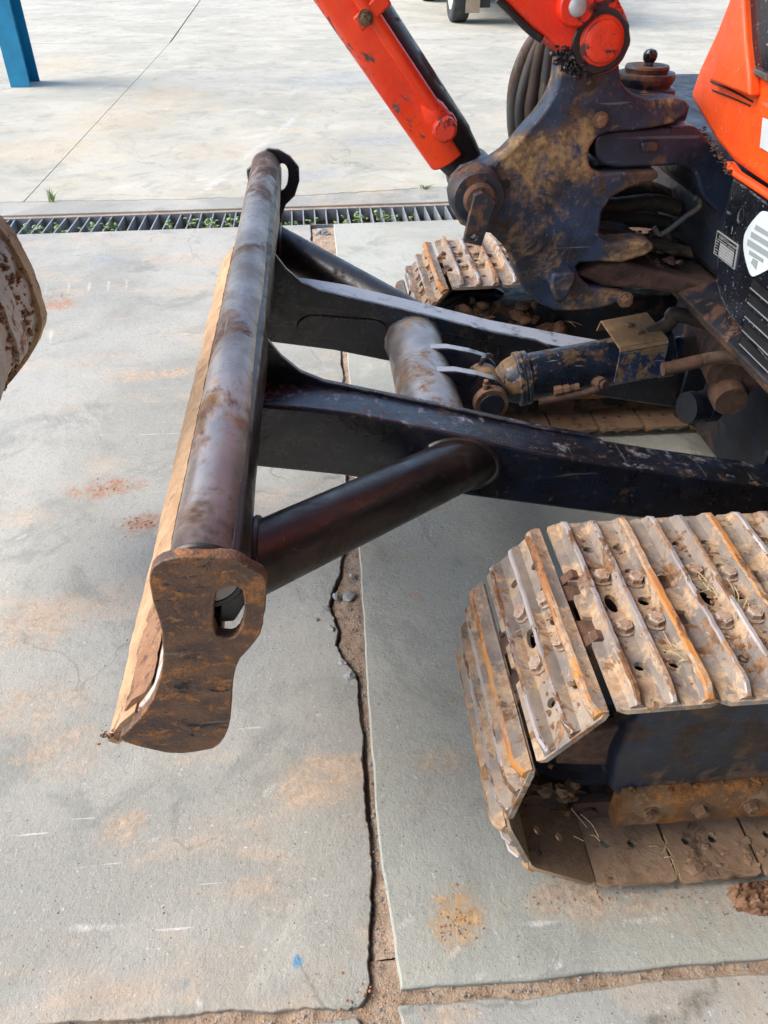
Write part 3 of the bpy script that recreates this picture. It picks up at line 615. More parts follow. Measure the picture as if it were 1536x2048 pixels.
bm = B(); lathe(bm, (.915,1.47,.535), (.1,1,.1), [(0,.028),(0,.036),(.01,.040),(.05,.040)], 36); obj('pivot_cap', bm, 'dirtsteel', bc)
def yp(pts, y): return [(p[0], y, p[1]) for p in pts]
bm = B(); tube(bm, yp([(0.747,0.610),(0.769,0.613),(0.829,0.627)], 1.5), .0155, 14); obj('hose_end', bm, 'dirtsteel', bc)
bm = B(); tube(bm, yp([(0.827,0.627),(0.862,0.633),(0.902,0.632),(0.947,0.619),(1.008,0.592),(1.088,0.549)], 1.5), .0135, 14, 26, .07); obj('corrugated_hose', bm, 'sheath', bc)
bm = B(); tube(bm, yp([(0.749,0.639),(0.782,0.654),(0.799,0.672),(0.806,0.686)], 1.62)+[(.90,1.60,.665),(.96,1.55,.66)], .017, 14); obj('hose', bm, 'hose_dark', bc)
bm = B(); lathe(bm, (.86,1.56,.47), (1,.25,-.1), [(0,.030),(.0,.038),(.02,.040),(.022,.036),(.05,.036),(.05,.04),(.08,.04)], 32); obj('pivot_collar', bm, 'dark', bc)

# --- crawler tracks
PITCH = .157; SW = .41
front = [(.43,.040),(.300,.125),(.243,.270),(.270,.425),(.365,.548)]
MIR = .365+.365+13*PITCH
loop = front+[(.365+PITCH*k, .548+.004*math.sin(k*.9)) for k in range(1, 13)]+[(MIR-x, z) for x, z in front[::-1]]
nb = 12; xb0, xb1 = MIR-.43, .43
loop += [(xb0+(xb1-xb0)*k/nb, .026) for k in range(1, nb)]
def circ(cx, cy, r, n=10, sx=1.0, sy=1.0): return [(cx+r*sx*math.cos(2*math.pi*i/n), cy+r*sy*math.sin(2*math.pi*i/n)) for i in range(n)]
GR = (.040, .090, .138)
def shoe_mesh(L0=.004, L1=.155, GR=(.040,.091,.143)):
    bm = B()
    oc = [(L0,.006),(L0+.012,0),(L1-.010,0),(L1,.004),(L1,SW-.004),(L1-.010,SW),(L0+.012,SW),(L0,SW-.006)]
    # link windows on the leading edge
    oc = oc[:1]+oc[1:7]+[oc[7],(L0,.262),(L0+.016,.258),(L0+.016,.232),(L0,.228),(L0,.182),(L0+.016,.178),(L0+.016,.152),(L0,.148)]
    hs = []
    for cx in (.067, .119):
        hs.append(circ(cx, .075, .0085)); hs.append(circ(cx, SW-.075, .0085))
    hs.append(circ(.067, SW/2, .012, 12, .85, 1.7)); hs.append(circ(.120, SW/2, .010, 10))
    hs.append(circ(.119, .275, .007, 8))
    prism_holes(bm, oc, hs, 'Z', -.009, 0.0, 0)
    for k, gx in enumerate(GR):
        mi = 2 if k == 2 else 1
        wb, wt, h = ((.013,.0050,.022),(.013,.0050,.021),(.014,.0075,.023))[k]
        nseg = 26; prev = None
        rg = random.Random(k+5)
        for j in range(nseg+1):
            t = j/nseg; y = .003+(SW-.006)*t
            e = min(t, 1-t)*nseg; hh = h*(min(1, .35+.65*e/1.2) if e < 1.2 else 1)+rg.uniform(-.0009,.0009); jx_ = rg.uniform(-.0008,.0008)
            ring = [bm.verts.new(p) for p in ((gx-wb, y, -.003),(gx-wb*.72, y, .004),(gx-wt+jx_, y, hh-.003),(gx-wt*.55+jx_, y, hh),(gx+wt*.55+jx_, y, hh),(gx+wt+jx_, y, hh-.003),(gx+wb*.72, y, .004),(gx+wb, y, -.003))]
            if prev:
                for i in range(8):
                    f = bm.faces.new((prev[i], prev[(i+1) % 8], ring[(i+1) % 8], ring[i])); f.material_index = mi if 2 <= i <= 4 else 0
            else: bm.faces.new(ring[::-1]).material_index = mi
            prev = ring
        bm.faces.new(prev).material_index = mi
    me = bpy.data.meshes.new('track_shoe'); bmesh.ops.recalc_face_normals(bm, faces=bm.faces[:]); bm.to_mesh(me); bm.free()
    for k in ('shoe', 'grouser', 'grouser_o'): me.materials.append(M[k])
    for p in me.polygons: p.use_smooth = True
    me.set_sharp_from_angle(angle=R(28))
    return me
shoe_me = shoe_mesh()
shoe_gap = shoe_mesh(.012, .148, (.040,.090,.138)); shoe_gap2 = shoe_mesh(.013, .155)     # the shoes that open up round the idler
# the inner face of a shoe, caked with mud
shoe_low = shoe_me.copy(); shoe_low.materials[0] = M['shoe_in']
bolt_me = hexbolt_mesh('track_bolt', .0135, .011, 'bolt')
def make_track(y0, label_side):
    bm = B()
    n = len(loop)
    for i in range(n):
        a = Vector((loop[i][0], 0, loop[i][1])); b = Vector((loop[(i+1) % n][0], 0, loop[(i+1) % n][1]))
        d = (b-a).normalized(); nn = Vector((-d.z, 0, d.x)); 
        for (ya, yb, s0, s1) in ((.148,.182,-.008,.135), (.228,.262,-.008,.135), (.128,.146,.06,.175), (.264,.282,.06,.175)):
            pts = [a+d*s0-nn*.011, a+d*(s0+.02)-nn*.0098, a+d*(s1-.02)-nn*.0098, a+d*s1-nn*.011, a+d*(s1+.008)-nn*.035, a+d*s1-nn*.06, a+d*(s1-.05)-nn*.064, a+d*(s0+.05)-nn*.064, a+d*s0-nn*.06, a+d*(s0-.008)-nn*.035]
            prism(bm, [(p.x, p.z) for p in pts], 'Y', y0+ya, y0+yb)
        cyl(bm, a-nn*.036+Vector((0,y0+.12,0)), a-nn*.036+Vector((0,y0+.29,0)), .017, 14)
    tr = obj('track', bm, 'dirtsteel', EX, bevel=.0, label=label_side)
    for i in range(n):
        a = Vector((loop[i][0], y0, loop[i][1])); b = Vector((loop[(i+1) % n][0], y0, loop[(i+1) % n][1]))
        d = (b-a).normalized(); nn = Vector((-d.z, 0, d.x))
        mt = frame_mat(a, d, nn)
        inst('shoe', shoe_low if a.z < .13 and b.z < .13 else (shoe_gap if i in (1, 2, 3) else shoe_gap2 if i == 4 else shoe_me), mt, tr)
        if a.z > .2 and a.x < 1.6 and (y0 < 1 or a.x < .9):
            for (bx, by) in ((.067,.150),(.067,.262),(.120,.158),(.120,.252)):
                inst('bolt', bolt_me, mt @ Matrix.Translation((bx+rnd.uniform(-.001,.001), by, .001)) @ Matrix.Rotation(rnd.uniform(0,1), 4, 'Z'), tr)
    return tr
near_tr = make_track(.64, 'near track beside the camera, tan with dry mud and rust')
far_tr = make_track(2.16, 'far track behind the blade arms')
for tr, y0 in ((near_tr, .64), (far_tr, 2.16)):
    s = 1 if y0 < 1 else -1
    ym = y0+SW/2
    bm = B(); lathe(bm, (.468, ym-.055, .292), (0,1,0), [(0,.05),(0,.075),(.004,.078),(.010,.105),(.014,.150),(.004,.160),(.004,.176),(.02,.182),(.03,.182),(.034,.192),(.076,.192),(.08,.182),(.09,.182),(.106,.176),(.106,.160),(.096,.15),(.10,.10),(.11,.05)], 48)
    obj('idler', bm, 'dark', tr)
    ya, yb = (y0+.085, y0+.30)
    fp = [(.470,.445),(1.05,.462),(2.2,.462),(2.3,.30),(2.2,.145),(.500,.145),(.452,.215),(.446,.30)]
    bm = B(); prism(bm, fp, 'Y', ya, yb); obj('track_frame', bm, 'frame', tr, bevel=.010, seg=3)
    bm = B(); prism(bm, [(.36,.33),(.47,.35),(.50,.30),(.47,.235),(.36,.255)], 'Y', ya+.03, ya+.055); obj('idler_yoke', bm, 'dirtsteel', tr, bevel=.004)
    # roller guard flange with its bolts
    yl = ya-.02
    bm = B(); prism(bm, [(yl,.196),(yl+.015,.214),(yl+.04,.214),(yl+.04,.11),(yl+.012,.11),(yl,.122)], 'X', .474, 2.1)
    bmesh.ops.subdivide_edges(bm, edges=[e for e in bm.edges if abs(e.verts[0].co.x-e.verts[1].co.x) > 1], cuts=120)
    for v in bm.verts: k = mnoise.noise(v.co*26)*.0025; v.co.z += k; v.co.y += k
    obj('roller_guard', bm, 'flange', tr, bevel=.0, smooth=50)
    fb = hexbolt_mesh('frame_bolt', .013, .014, 'bolt_dark')
    for k in range(9): inst('bolt', fb, axis_mat((.528+.092*k, yl+.001, .163), (0,-1,0), k*.7), tr)
    for k in range(5):
        bm = B(); lathe(bm, (.66+.32*k, ya+.03, .105), (0,1,0), [(0,.03),(0,.05),(.05,.055),(.06,.042),(.12,.042),(.13,.055),(.18,.05)], 24); obj('roller', bm, 'dark', tr)

# --- centre frame
bm = B(); prism(bm, [(1.06,.22),(1.06,.60),(1.15,.70),(1.85,.70),(1.85,.22)], 'Y', 1.06, 2.15); cf = obj('centre_frame', bm, 'dark', EX, bevel=.01)
bm = B(); cyl(bm, (1.42,1.62,.69), (1.42,1.62,.80), .40, 60); obj('slew_ring', bm, 'dark', cf)
for (y0, y1) in ((1.285, 1.30), (1.40, 1.415), (1.859, 1.874), (1.974, 1.989)):
    bm = B(); prism(bm, [(1.0,.26),(1.0,.43),(1.07,.50),(1.07,.22)], 'Y', y0+ (0.002 if y0 in (1.40,1.974) else -.002), y1+(0.002 if y0 in (1.40,1.974) else -.002)); obj('arm_pivot_lug', bm, 'dark', cf)

# --- swing post
YP = 1.50
post = [(0.428,1.216),(0.428,1.181),(0.423,1.162),(0.414,1.144),(0.401,1.125),(0.386,1.109),(0.366,1.085),(0.345,1.064),(0.323,1.050),(0.298,1.043),(0.272,1.035),(0.255,1.017),(0.248,0.991),(0.254,0.963),(0.271,0.939),(0.299,0.927),(0.331,0.921),(0.356,0.898),(0.376,0.873),(0.390,0.839),(0.403,0.813),(0.422,0.791),(0.450,0.771),(0.481,0.757),(0.519,0.755),(0.557,0.756),(0.593,0.762),(0.634,0.776),(0.639,0.786),(0.587,0.797),(0.548,0.805),(0.524,0.827),(0.512,0.849),(0.519,0.858),(0.565,0.858),(0.605,0.855),(0.651,0.868),(0.668,0.880),(0.663,0.893),(0.635,0.897),(0.579,0.894),(0.558,0.903),(0.549,0.921),(0.547,0.956),(0.560,0.983),(0.592,1.000),(0.631,1.009),(0.647,1.018),(0.642,1.031),(0.588,1.030),(0.530,1.029),(0.511,1.037),(0.504,1.054),(0.503,1.073),(0.512,1.089),(0.531,1.098),(0.573,1.101),(0.615,1.105),(0.651,1.112),(0.673,1.126),(0.675,1.138),(0.669,1.149),(0.641,1.153),(0.600,1.151),(0.577,1.156),(0.557,1.166),(0.543,1.180),(0.536,1.199),(0.531,1.215)]
bm = B(); prism(bm, post, 'Y', YP, YP+.062)
sp_ = obj('swing_post', bm, 'post', EX, bevel=.009, seg=3)
core = [(0.473,1.192),(0.494,1.057),(0.481,0.945),(0.485,0.843),(0.518,0.766),(0.573,0.764),(0.551,0.830),(0.541,0.924),(0.514,1.029),(0.517,1.100),(0.559,1.129),(0.552,1.191)]
bm = B(); prism(bm, chaikin(core, 1), 'Y', YP+.055, YP+.27); obj('post_core', bm, 'postdark', sp_, bevel=.01)
for tg in ([(0.515,1.109),(0.557,1.142),(0.625,1.134),(0.691,1.133),(0.697,1.119),(0.671,1.104),(0.633,1.098),(0.538,1.089)], [(0.532,1.010),(0.653,1.008),(0.666,1.004),(0.655,0.996),(0.596,0.988),(0.538,0.972)], [(0.535,0.863),(0.673,0.867),(0.687,0.863),(0.671,0.850),(0.625,0.839),(0.539,0.839)]):
    bm = B(); prism(bm, chaikin(tg, 1), 'Y', YP+.058, YP+.29); obj('post_lug', bm, 'postdark', sp_, bevel=.006)
# block at the foot, raised pads, bosses
bm = B(); prism(bm, [(0.451,0.831),(0.455,0.851),(0.499,0.853),(0.505,0.838),(0.488,0.791),(0.471,0.789)], 'Y', 1.462, 1.51); obj('foot_block', bm, 'post', sp_, bevel=.006, seg=3)
pc = [(0.295,0.998)][0]
bm = B(); lathe(bm, (pc[0], 1.462, pc[1]), (0,1,0), [(0,.030),(.0,.046),(.008,.050),(.05,.052)], 40); obj('pin_boss', bm, 'postdark', sp_)
bm = B(); lathe(bm, (pc[0], 1.445, pc[1]), (0,1,0), [(0,.026),(.003,.030),(.03,.030)], 32); obj('pin', bm, 'dirtsteel', sp_)
lv = [(0.279,1.015),(0.292,1.020),(0.308,1.012),(0.320,1.001),(0.299,0.922),(0.265,0.930)]
bm = B(); lh = [(0.283,0.939)][0]; prism(bm, lv, 'Y', 1.428, 1.443, hole=circ(lh[0], lh[1], .0062, 12)); obj('lever_plate', bm, 'postdark', sp_, bevel=.0015)
bm = B(); cyl(bm, (lh[0], 1.436, lh[1]), (lh[0], 1.441, lh[1]), .0055, 16); obj('lever_bush', bm, 'silver', sp_)
bh = hexbolt_mesh('post_bolt', .010, .010, 'bolt_dark')
for q in [(0.515,1.121)]: inst('bolt', bh, axis_mat((q[0], 1.4985, q[1]), (0,-1,0), .3), sp_)
for q in [(0.628,0.777)]: inst('bolt', hexbolt_mesh('post_bolt_large', .012, .014, 'bolt_dark'), axis_mat((q[0], 1.4985, q[1]), (0,-1,0), .1), sp_)
hl = [(0.351,1.013)][0]
bm = B(); lathe(bm, (hl[0], 1.4985, hl[1]), (0,1,0), [(0,.009),(-.002,.008),(-.002,.0055),(.01,.005)], 20); obj('grease_hole', bm, 'print_black', sp_)
# vertical swing pin, stacked caps and grease knob
vx, vy = .640, 1.645
bm = B(); lathe(bm, (vx, vy, 1.118), (0,0,1), [(0,.066),(.014,.068),(.018,.062),(.030,.060),(.034,.050),(.046,.056),(.050,.056),(.056,.054),(.056,.040),(.064,.042),(.068,.040),(.068,.026),(.066,.012)], 44); obj('swing_pin_cap', bm, 'postdark', sp_)
bm = B(); lathe(bm, (vx+.002, vy, 1.182), (0,0,1), [(0,.010),(.008,.009),(.012,.012),(.018,.0135),(.024,.013),(.029,.009),(.031,.002)], 20); obj('grease_knob', bm, 'gloss_black', sp_)
bm = B(); prism(bm, chaikin([(.55,1.57),(.66,1.56),(.73,1.60),(.735,1.69),(.66,1.735),(.55,1.72)], 2), 'Z', 1.095, 1.122); obj('pin_flange', bm, 'postdark', sp_, bevel=.004)

# --- swing bracket of the upper frame
br = [(0.510,1.088),(0.532,1.099),(0.616,1.102),(0.696,1.106),(0.715,1.096),(0.732,1.078),(0.760,1.057),(0.790,1.030),(0.817,0.997),(0.845,0.910),(0.801,0.939),(0.779,0.953),(0.751,0.975),(0.739,0.990),(0.726,1.016),(0.708,1.031),(0.689,1.037),(0.631,1.034),(0.529,1.034)]
bm = B(); prism(bm, chaikin(br, 2), 'Y', 1.512, 1.80); sb = obj('swing_bracket', bm, 'brackets', EX, bevel=.016, seg=4)
bm = B(); prism(bm, [(0.600,1.080),(0.627,1.081),(0.635,1.078),(0.636,1.063),(0.606,1.062)], 'Y', 1.503, 1.53); obj('stop_lug', bm, 'postdark', sb, bevel=.004)
br2 = [(0.519,0.827),(0.569,0.845),(0.617,0.849),(0.660,0.840),(0.738,0.819),(0.782,0.806),(0.834,0.805),(0.894,0.713),(0.806,0.748),(0.790,0.758),(0.743,0.777),(0.694,0.787),(0.582,0.799)]
bm = B(); prism(bm, br2, 'Y', 1.515, 1.82); obj('lower_lug', bm, 'dirtsteel', sb, bevel=.01, seg=3)
bm = B(); box(bm, .82, 1.5, 1.06, 2.2, .70, .80); obj('floor_plate', bm, 'dirtsteel', sb, bevel=.01)
bm = B(); prism(bm, [(.735,.790),(.80,.815),(.86,.815),(.86,.74),(.80,.745)], 'Y', .72, 1.50); obj('frame_beam', bm, 'postdark', sb, bevel=.006)
bm = B(); prism(bm, [(.80,.90),(.90,1.06),(1.2,1.06),(1.2,.78),(.84,.78)], 'Y', 1.44, 2.1); obj('front_bulkhead', bm, 'dark', sb, bevel=.01)
# dirt heap on the lower lug
bm = B()
for k in range(90): blob(bm, (.62+rnd.uniform(0,.16), 1.56+rnd.uniform(-.03,.2), .83+rnd.uniform(-.005,.012)), rnd.uniform(.004,.012), 2, .5, 3, .6, k)
d_ = obj('dirt_heap', bm, 'dirtsteel', sb, smooth=24); d_['kind'] = 'stuff'

# --- hoses
for k, (px_, r_) in enumerate((([(0.440,1.239),(0.414,1.202),(0.398,1.151),(0.399,1.097),(0.411,1.045),(0.446,0.996),(0.515,0.965)], .0155), ([(0.446,1.240),(0.426,1.199),(0.413,1.148),(0.410,1.099),(0.424,1.047),(0.460,0.998),(0.522,0.972)], .0150), ([(0.449,1.241),(0.437,1.200),(0.432,1.149),(0.430,1.100),(0.448,1.049),(0.488,1.000),(0.540,0.979)], .0150), ([(0.456,1.242),(0.452,1.201),(0.451,1.150),(0.453,1.102),(0.465,1.060),(0.501,1.012),(0.558,0.982)], .0150), ([(0.470,1.241),(0.470,1.200),(0.474,1.148),(0.480,1.099),(0.497,1.058),(0.523,1.019),(0.582,0.989)], .0145))):
    y = (1.70,1.69,1.68,1.67,1.68)[k]
    bm = B(); tube(bm, yp(px_, y), r_*(.82,.74,.86,.78,.7)[k], 16, 8); obj('hose', bm, 'hose' if k != 2 else 'hose_dark', EX)
bm = B(); tube(bm, yp([(0.551,0.979),(0.449,1.016),(0.395,1.012),(0.370,0.993),(0.346,0.958),(0.327,0.922)], 1.72), .016, 14); obj('hose', bm, 'hose_dark', EX)
for (pp, y, r_) in (([(0.576,0.875),(0.648,0.862),(0.742,0.860),(0.843,0.835),(0.953,0.785)], 1.75, .017), ([(0.564,0.901),(0.654,0.902),(0.744,0.907),(0.830,0.883),(0.938,0.830)], 1.72, .018), ([(0.543,0.886),(0.619,0.872),(0.719,0.849),(0.817,0.827),(0.911,0.822)], 1.62, .0125), ([(0.592,0.932),(0.684,0.922),(0.766,0.912),(0.885,0.854)], 1.78, .02), ([(0.789,0.811),(0.853,0.792),(0.910,0.761)], 1.68, .016), ([(0.650,0.869),(0.761,0.855),(0.873,0.841),(0.970,0.803)], 1.84, .02)):
    bm = B(); tube(bm, yp(pp, y), r_, 14); obj('hose', bm, 'hose_dark', EX)
bm = B(); tube(bm, yp([(0.684,0.905),(0.698,0.891),(0.714,0.897),(0.745,0.924),(0.769,0.943),(0.768,0.956),(0.756,0.962)], 1.56), .0055, 10, 6); obj('bent_rod', bm, 'hose', EX)

# --- boom foot and boom
bf = [(0.304,1.313),(0.360,1.270),(0.386,1.254),(0.415,1.232),(0.442,1.214),(0.471,1.201),(0.496,1.198),(0.519,1.208),(0.531,1.227),(0.533,1.253),(0.524,1.277),(0.509,1.297),(0.497,1.312)]
bfp = [(-.36,2.02)]+bf[:1]+chaikin(bf, 1, False)+[(.44,1.42),(.30,1.62),(-.20,2.22)]
bm = B(); prism(bm, bfp, 'Y', 1.462, 1.60); boom = obj('boom', bm, 'orange_boom', EX, bevel=.008, seg=3)
c_ = [(0.482,1.248)][0]
bm = B(); lathe(bm, (c_[0], 1.436, c_[1]), (0,1,0), [(.010,.020),(.011,.028),(.013,.031),(.016,.032),(.018,.036),(.03,.040)], 40); obj('pin_boss', bm, 'orange_grime', boom)
bm = B(); lathe(bm, (c_[0], 1.4585, c_[1]), (0,1,0), [(0,.040),(.0,.046),(.004,.049)], 40)
for v in bm.verts:
    q = v.co*60; k = .0035*mnoise.noise(q); v.co.x += k; v.co.z += k
obj('grease_ring', bm, 'grease', boom)
c2 = [(0.428,1.298)][0]
bm = B(); lathe(bm, (c2[0], 1.442, c2[1]), (0,1,0), [(0,.016),(0,.026),(.003,.029),(.006,.030),(.03,.030)], 36); obj('pin_washer', bm, 'orange_boom', boom)
bm = B(); lathe(bm, (c2[0], 1.436, c2[1]), (0,1,0), [(0,.009),(.003,.014),(.012,.016)], 24); obj('pin_end', bm, 'silver', boom)
bm = B(); prism(bm, [(-.20,2.22),(-.36,2.02),(-1.25,2.30),(-1.30,2.48)], 'Y', 1.47, 1.59); obj('boom_tip', bm, 'orange_boom', boom, bevel=.01)
bm = B()   # strip edge under the boom
e0 = [(0.306,1.310),(0.359,1.269),(0.385,1.253)]
tube(bm, [(p[0]-.003, 1.468, p[1]-.003) for p in e0], .006, 8); obj('edge_strip', bm, 'grease', boom)
bm = B()
for k in range(110):
    t = rnd.random(); q = [(0.412,1.227),(0.465,1.201)]
    blob(bm, (q[0][0]+(q[1][0]-q[0][0])*t+rnd.uniform(-.012,.012), 1.464+rnd.uniform(-.003,.006), q[0][1]+(q[1][1]-q[0][1])*t+rnd.uniform(-.012,.016)), rnd.uniform(.002,.0065), 2, .9, 4, .9, k)
g_ = obj('grease_clumps', bm, 'grease', boom, smooth=24); g_['kind'] = 'stuff'
# --- boom cylinder with its guard
q0 = Vector((.318, 1.645, .985)); q1 = Vector((-.36, 1.645, 1.86)); bd = (q1-q0).normalized(); up_ = Vector((0,1,0)).cross(bd).normalized()
if up_.x > 0: up_ = -up_        # towards the front (left)
bm = B(); lathe(bm, q0, bd, [(0,.03),(.03,.038),(.06,.044),(.085,.047),(.09,.049),(1.0,.049),(1.0,.03),(1.1,.03)], 48); bcyl = obj('boom_cylinder', bm, 'grease', EX)
bm = B(); cyl(bm, q0+Vector((0,-.06,0)), q0+Vector((0,.06,0)), .05, 36); obj('cylinder_eye', bm, 'grease', bcyl, bevel=.004)
# curved orange guard: an arc shell round the near-front side
def shell(a0, a1, r0, r1, t0, t1, n=24):
    bm = B(); w = Vector((0,-1,0))
    def pt(a, r, t): return q0+bd*t+(up_*math.cos(a)+w*math.sin(a))*r
    loopp = [(a0+(a1-a0)*i/n, r1) for i in range(n+1)]+[(a1-(a1-a0)*i/n, r0) for i in range(n+1)]
    nt = 30; prev = None
    for j in range(nt+1):
        t = t0+(t1-t0)*j/nt
        rg = [bm.verts.new(pt(a, r, t)) for a, r in loopp]
        if prev:
            for i in range(len(rg)): bm.faces.new((prev[i], prev[(i+1) % len(rg)], rg[(i+1) % len(rg)], rg[i]))
        else: bm.faces.new(rg)
        prev = rg
    bm.faces.new(prev[::-1]); return bm
obj('cylinder_guard', shell(R(-95), R(98), .0505, .057, .070, 1.0), 'orange_worn', bcyl, bevel=.003)
w_ = Vector((0,-1,0))
def onc(ang, r, t): return q0+bd*t+(up_*math.cos(R(ang))+w_*math.sin(R(ang)))*r
bm = B(); cyl(bm, onc(100,.068,.165), onc(100,.068,1.0), .0135, 20); obj('oil_pipe', bm, 'orange_worn', bcyl)
bm = B(); pE = onc(98,.060,.135); lathe(bm, onc(98,.060,.12), bd, [(0,.02),(.035,.023),(.05,.022),(.07,.015)], 20); obj('pipe_elbow', bm, 'orange_worn', bcyl)
bm = B(); lathe(bm, pE, (up_*.1+w_*1.0), [(-.02,.026),(.006,.026),(.008,.020),(.012,.020),(.013,.024),(.026,.023),(.029,.018)], 10); obj('plug_bolt', bm, 'orange_grime', bcyl)
for t in (.365, .56):
    bm = B(); a = onc(70,.094,t); 
    M4 = frame_mat(onc(104,.076,t), bd, w_)
    pl = [(-.013,-.030,-.004),(.013,-.030,-.004),(.013,.036,-.004),(-.013,.036,-.004),(-.013,-.030,.006),(.013,-.030,.006),(.013,.036,.006),(-.013,.036,.006)]
    vv = [bm.verts.new(M4 @ Vector(p)) for p in pl]
    for f in ((0,3,2,1),(4,5,6,7),(0,1,5,4),(1,2,6,5),(2,3,7,6),(3,0,4,7)): bm.faces.new([vv[i] for i in f])
    obj('pipe_clamp', bm, 'orange_worn', bcyl, bevel=.003)
    inst('bolt', bh, M4 @ Matrix.Translation((0,.018 if t < .5 else .018,.006)), bcyl)

# --- arm and bucket (the bucket hangs in front of the blade)
bm = B(); prism(bm, [(-1.16,2.62),(-1.36,2.60),(-1.34,2.30),(-1.10,1.05),(-.99,1.05),(-1.02,1.30),(-1.06,2.2)], 'Y', 1.54, 1.75); obj('dipper_arm', bm, 'orange_boom', EX, bevel=.01)
bp = [(-0.782,0.924),(-0.754,0.874),(-0.738,0.853),(-0.725,0.822),(-0.715,0.784),(-0.708,0.738),(-0.705,0.695),(-0.704,0.660),(-0.706,0.630),(-0.715,0.604),(-0.737,0.568),(-0.770,0.528),(-0.818,0.479),(-0.869,0.434),(-0.963,0.363)]
bkt = bp+[(-1.05,.50),(-1.22,.62),(-1.30,.95),(-1.15,1.05),(-.95,1.05)]
def rough_prism(bm, poly, y0, y1, ny, amp, fr, ns=4):
    P_ = []
    for a, b in zip(poly, poly[1:]+poly[:1]):
        for k in range(ns): P_.append((a[0]+(b[0]-a[0])*k/ns, a[1]+(b[1]-a[1])*k/ns))
    rings = []
    for j in range(ny+1):
        y = y0+(y1-y0)*j/ny; rg = []
        for x, z in P_:
            q = Vector((x, y, z))*fr; k = amp*(mnoise.noise(q)+.5*mnoise.noise(q*2.7)); rg.append(bm.verts.new((x+k, y, z+k*.6)))
        rings.append(rg)
    n = len(P_)
    for a, b in zip(rings, rings[1:]):
        for i in range(n): bm.faces.new((a[i], a[(i+1) % n], b[(i+1) % n], b[i]))
    bm.faces.new(rings[0][::-1]); bm.faces.new(rings[-1])
bm = B(); rough_prism(bm, bkt, 1.40, 1.88, 110, .007, 22, 7); bucket = obj('bucket', bm, 'bucket', EX, smooth=45)
# side wear strip and lip wrapped round the bucket shell
def wrap(y0, y1, d0, i0, i1, name, mat):
    seg_ = bp[i0:i1]; cxy = (-.95, .80)
    out = [(x+(x-cxy[0])*d0*2, z+(z-cxy[1])*d0*2) for x, z in seg_]
    bm = B(); 
    rough_prism(bm, out+[(x-.004, z) for x, z in seg_[::-1]], y0, y1, 10, .003, 25, 5); obj(name, bm, mat, bucket, smooth=50)
wrap(1.845, 1.887, .022, 1, 14, 'edge_strip', 'bucket_edge')
wrap(1.66, 1.73, .018, 2, 10, 'wear_strip', 'bucket')
wrap(1.50, 1.56, .018, 2, 12, 'wear_strip', 'bucket')
bm = B()
for k in range(260):
    i_ = rnd.randint(1, 11); a, b = bp[i_], bp[i_+1]; u_ = rnd.random(); yy = rnd.choice((1.74,1.76,1.80,1.65,1.70))+rnd.gauss(0,.02)
    blob(bm, (a[0]+(b[0]-a[0])*u_, yy, a[1]+(b[1]-a[1])*u_), rnd.uniform(.002,.009), 2, .9, 4, .8, k)
mu = obj('mud_crumbs', bm, 'clod', bucket, smooth=24); mu['kind'] = 'stuff'

# --- upper body panels (front face towards the blade)
XF = .75
bm = B(); box(bm, .80, 2.3, .75, 2.45, .82, 1.05); ub = obj('upper_frame', bm, 'dark', EX, bevel=.02)
oc_ = [(1.618,1.336),(1.604,1.292),(1.625,1.240),(1.661,1.178),(1.674,1.133),(1.669,1.120),(1.601,1.099),(1.520,1.074),(1.442,1.060),(1.363,1.056),(1.295,1.054),(1.049,1.056)]+[(.90,1.9),(1.54,1.9)]
bm = B(); prism(bm, oc_, 'X', XF, XF+.30); oco = obj('front_cover', bm, 'orange_clean', EX, bevel=.012, seg=3)
fin = [(1.570,1.338),(1.551,1.297),(1.545,1.253),(1.554,1.189),(1.560,1.171),(1.397,1.173),(1.417,1.202),(1.460,1.247),(1.503,1.300),(1.529,1.340)]
bm = B(); prism(bm, fin, 'X', .728, .752); obj('cover_fin', bm, 'orange_clean', oco, bevel=.006, seg=3)
win = [(1.546,1.340),(1.520,1.299),(1.480,1.252),(1.440,1.209),(1.384,1.206),(1.133,1.194)]+[(.98,1.8)]
bm = B(); prism(bm, win, 'X', .742, .756); obj('lamp_recess', bm, 'gloss_black', oco, bevel=.004)
bm = B(); prism(bm, [(1.435,1.211),(1.379,1.209),(1.272,1.203),(1.263,1.191),(1.372,1.198),(1.429,1.203)], 'X', .738, .75); obj('recess_lip', bm, 'hose', oco, bevel=.002)
bm = B(); tube(bm, [(.7485, p[0], p[1]) for p in [(1.593,1.165),(1.487,1.164),(1.417,1.161)]], .0016, 6); obj('panel_seam', bm, 'print_black', oco)
bm = B(); tube(bm, [(.7485, p[0], p[1]) for p in [(1.579,1.153),(1.480,1.154),(1.422,1.154)]], .0013, 6); obj('panel_seam', bm, 'print_black', oco)
bm = B(); prism(bm, [(1.367,1.146),(1.245,1.145),(1.216,1.101),(1.350,1.104)], 'X', .7465, .749); obj('paper_label', bm, 'white', oco)
bm = B(); prism(bm, [(1.445,1.060),(1.408,1.051),(1.281,1.049),(1.036,1.049),(1.030,1.041),(1.275,1.039),(1.410,1.041),(1.447,1.047)], 'X', .742, .76); obj('seal_strip', bm, 'orange_clean', oco, bevel=.004)
bc_ = [(1.398,1.041),(1.330,1.039),(1.263,1.036),(1.020,1.038),(0.883,0.834),(1.009,0.811),(1.123,0.821),(1.214,0.828),(1.284,0.835),(1.332,0.850),(1.360,0.869),(1.380,0.910),(1.388,0.972)]
hole_c = [(1.338,0.994)][0]
bm = B(); prism(bm, bc_, 'X', .740, .765, hole=circ(hole_c[0], hole_c[1], .010, 18, .9, 1.15)); cov = obj('corner_cover', bm, 'gloss_black', EX, bevel=.008, seg=3)
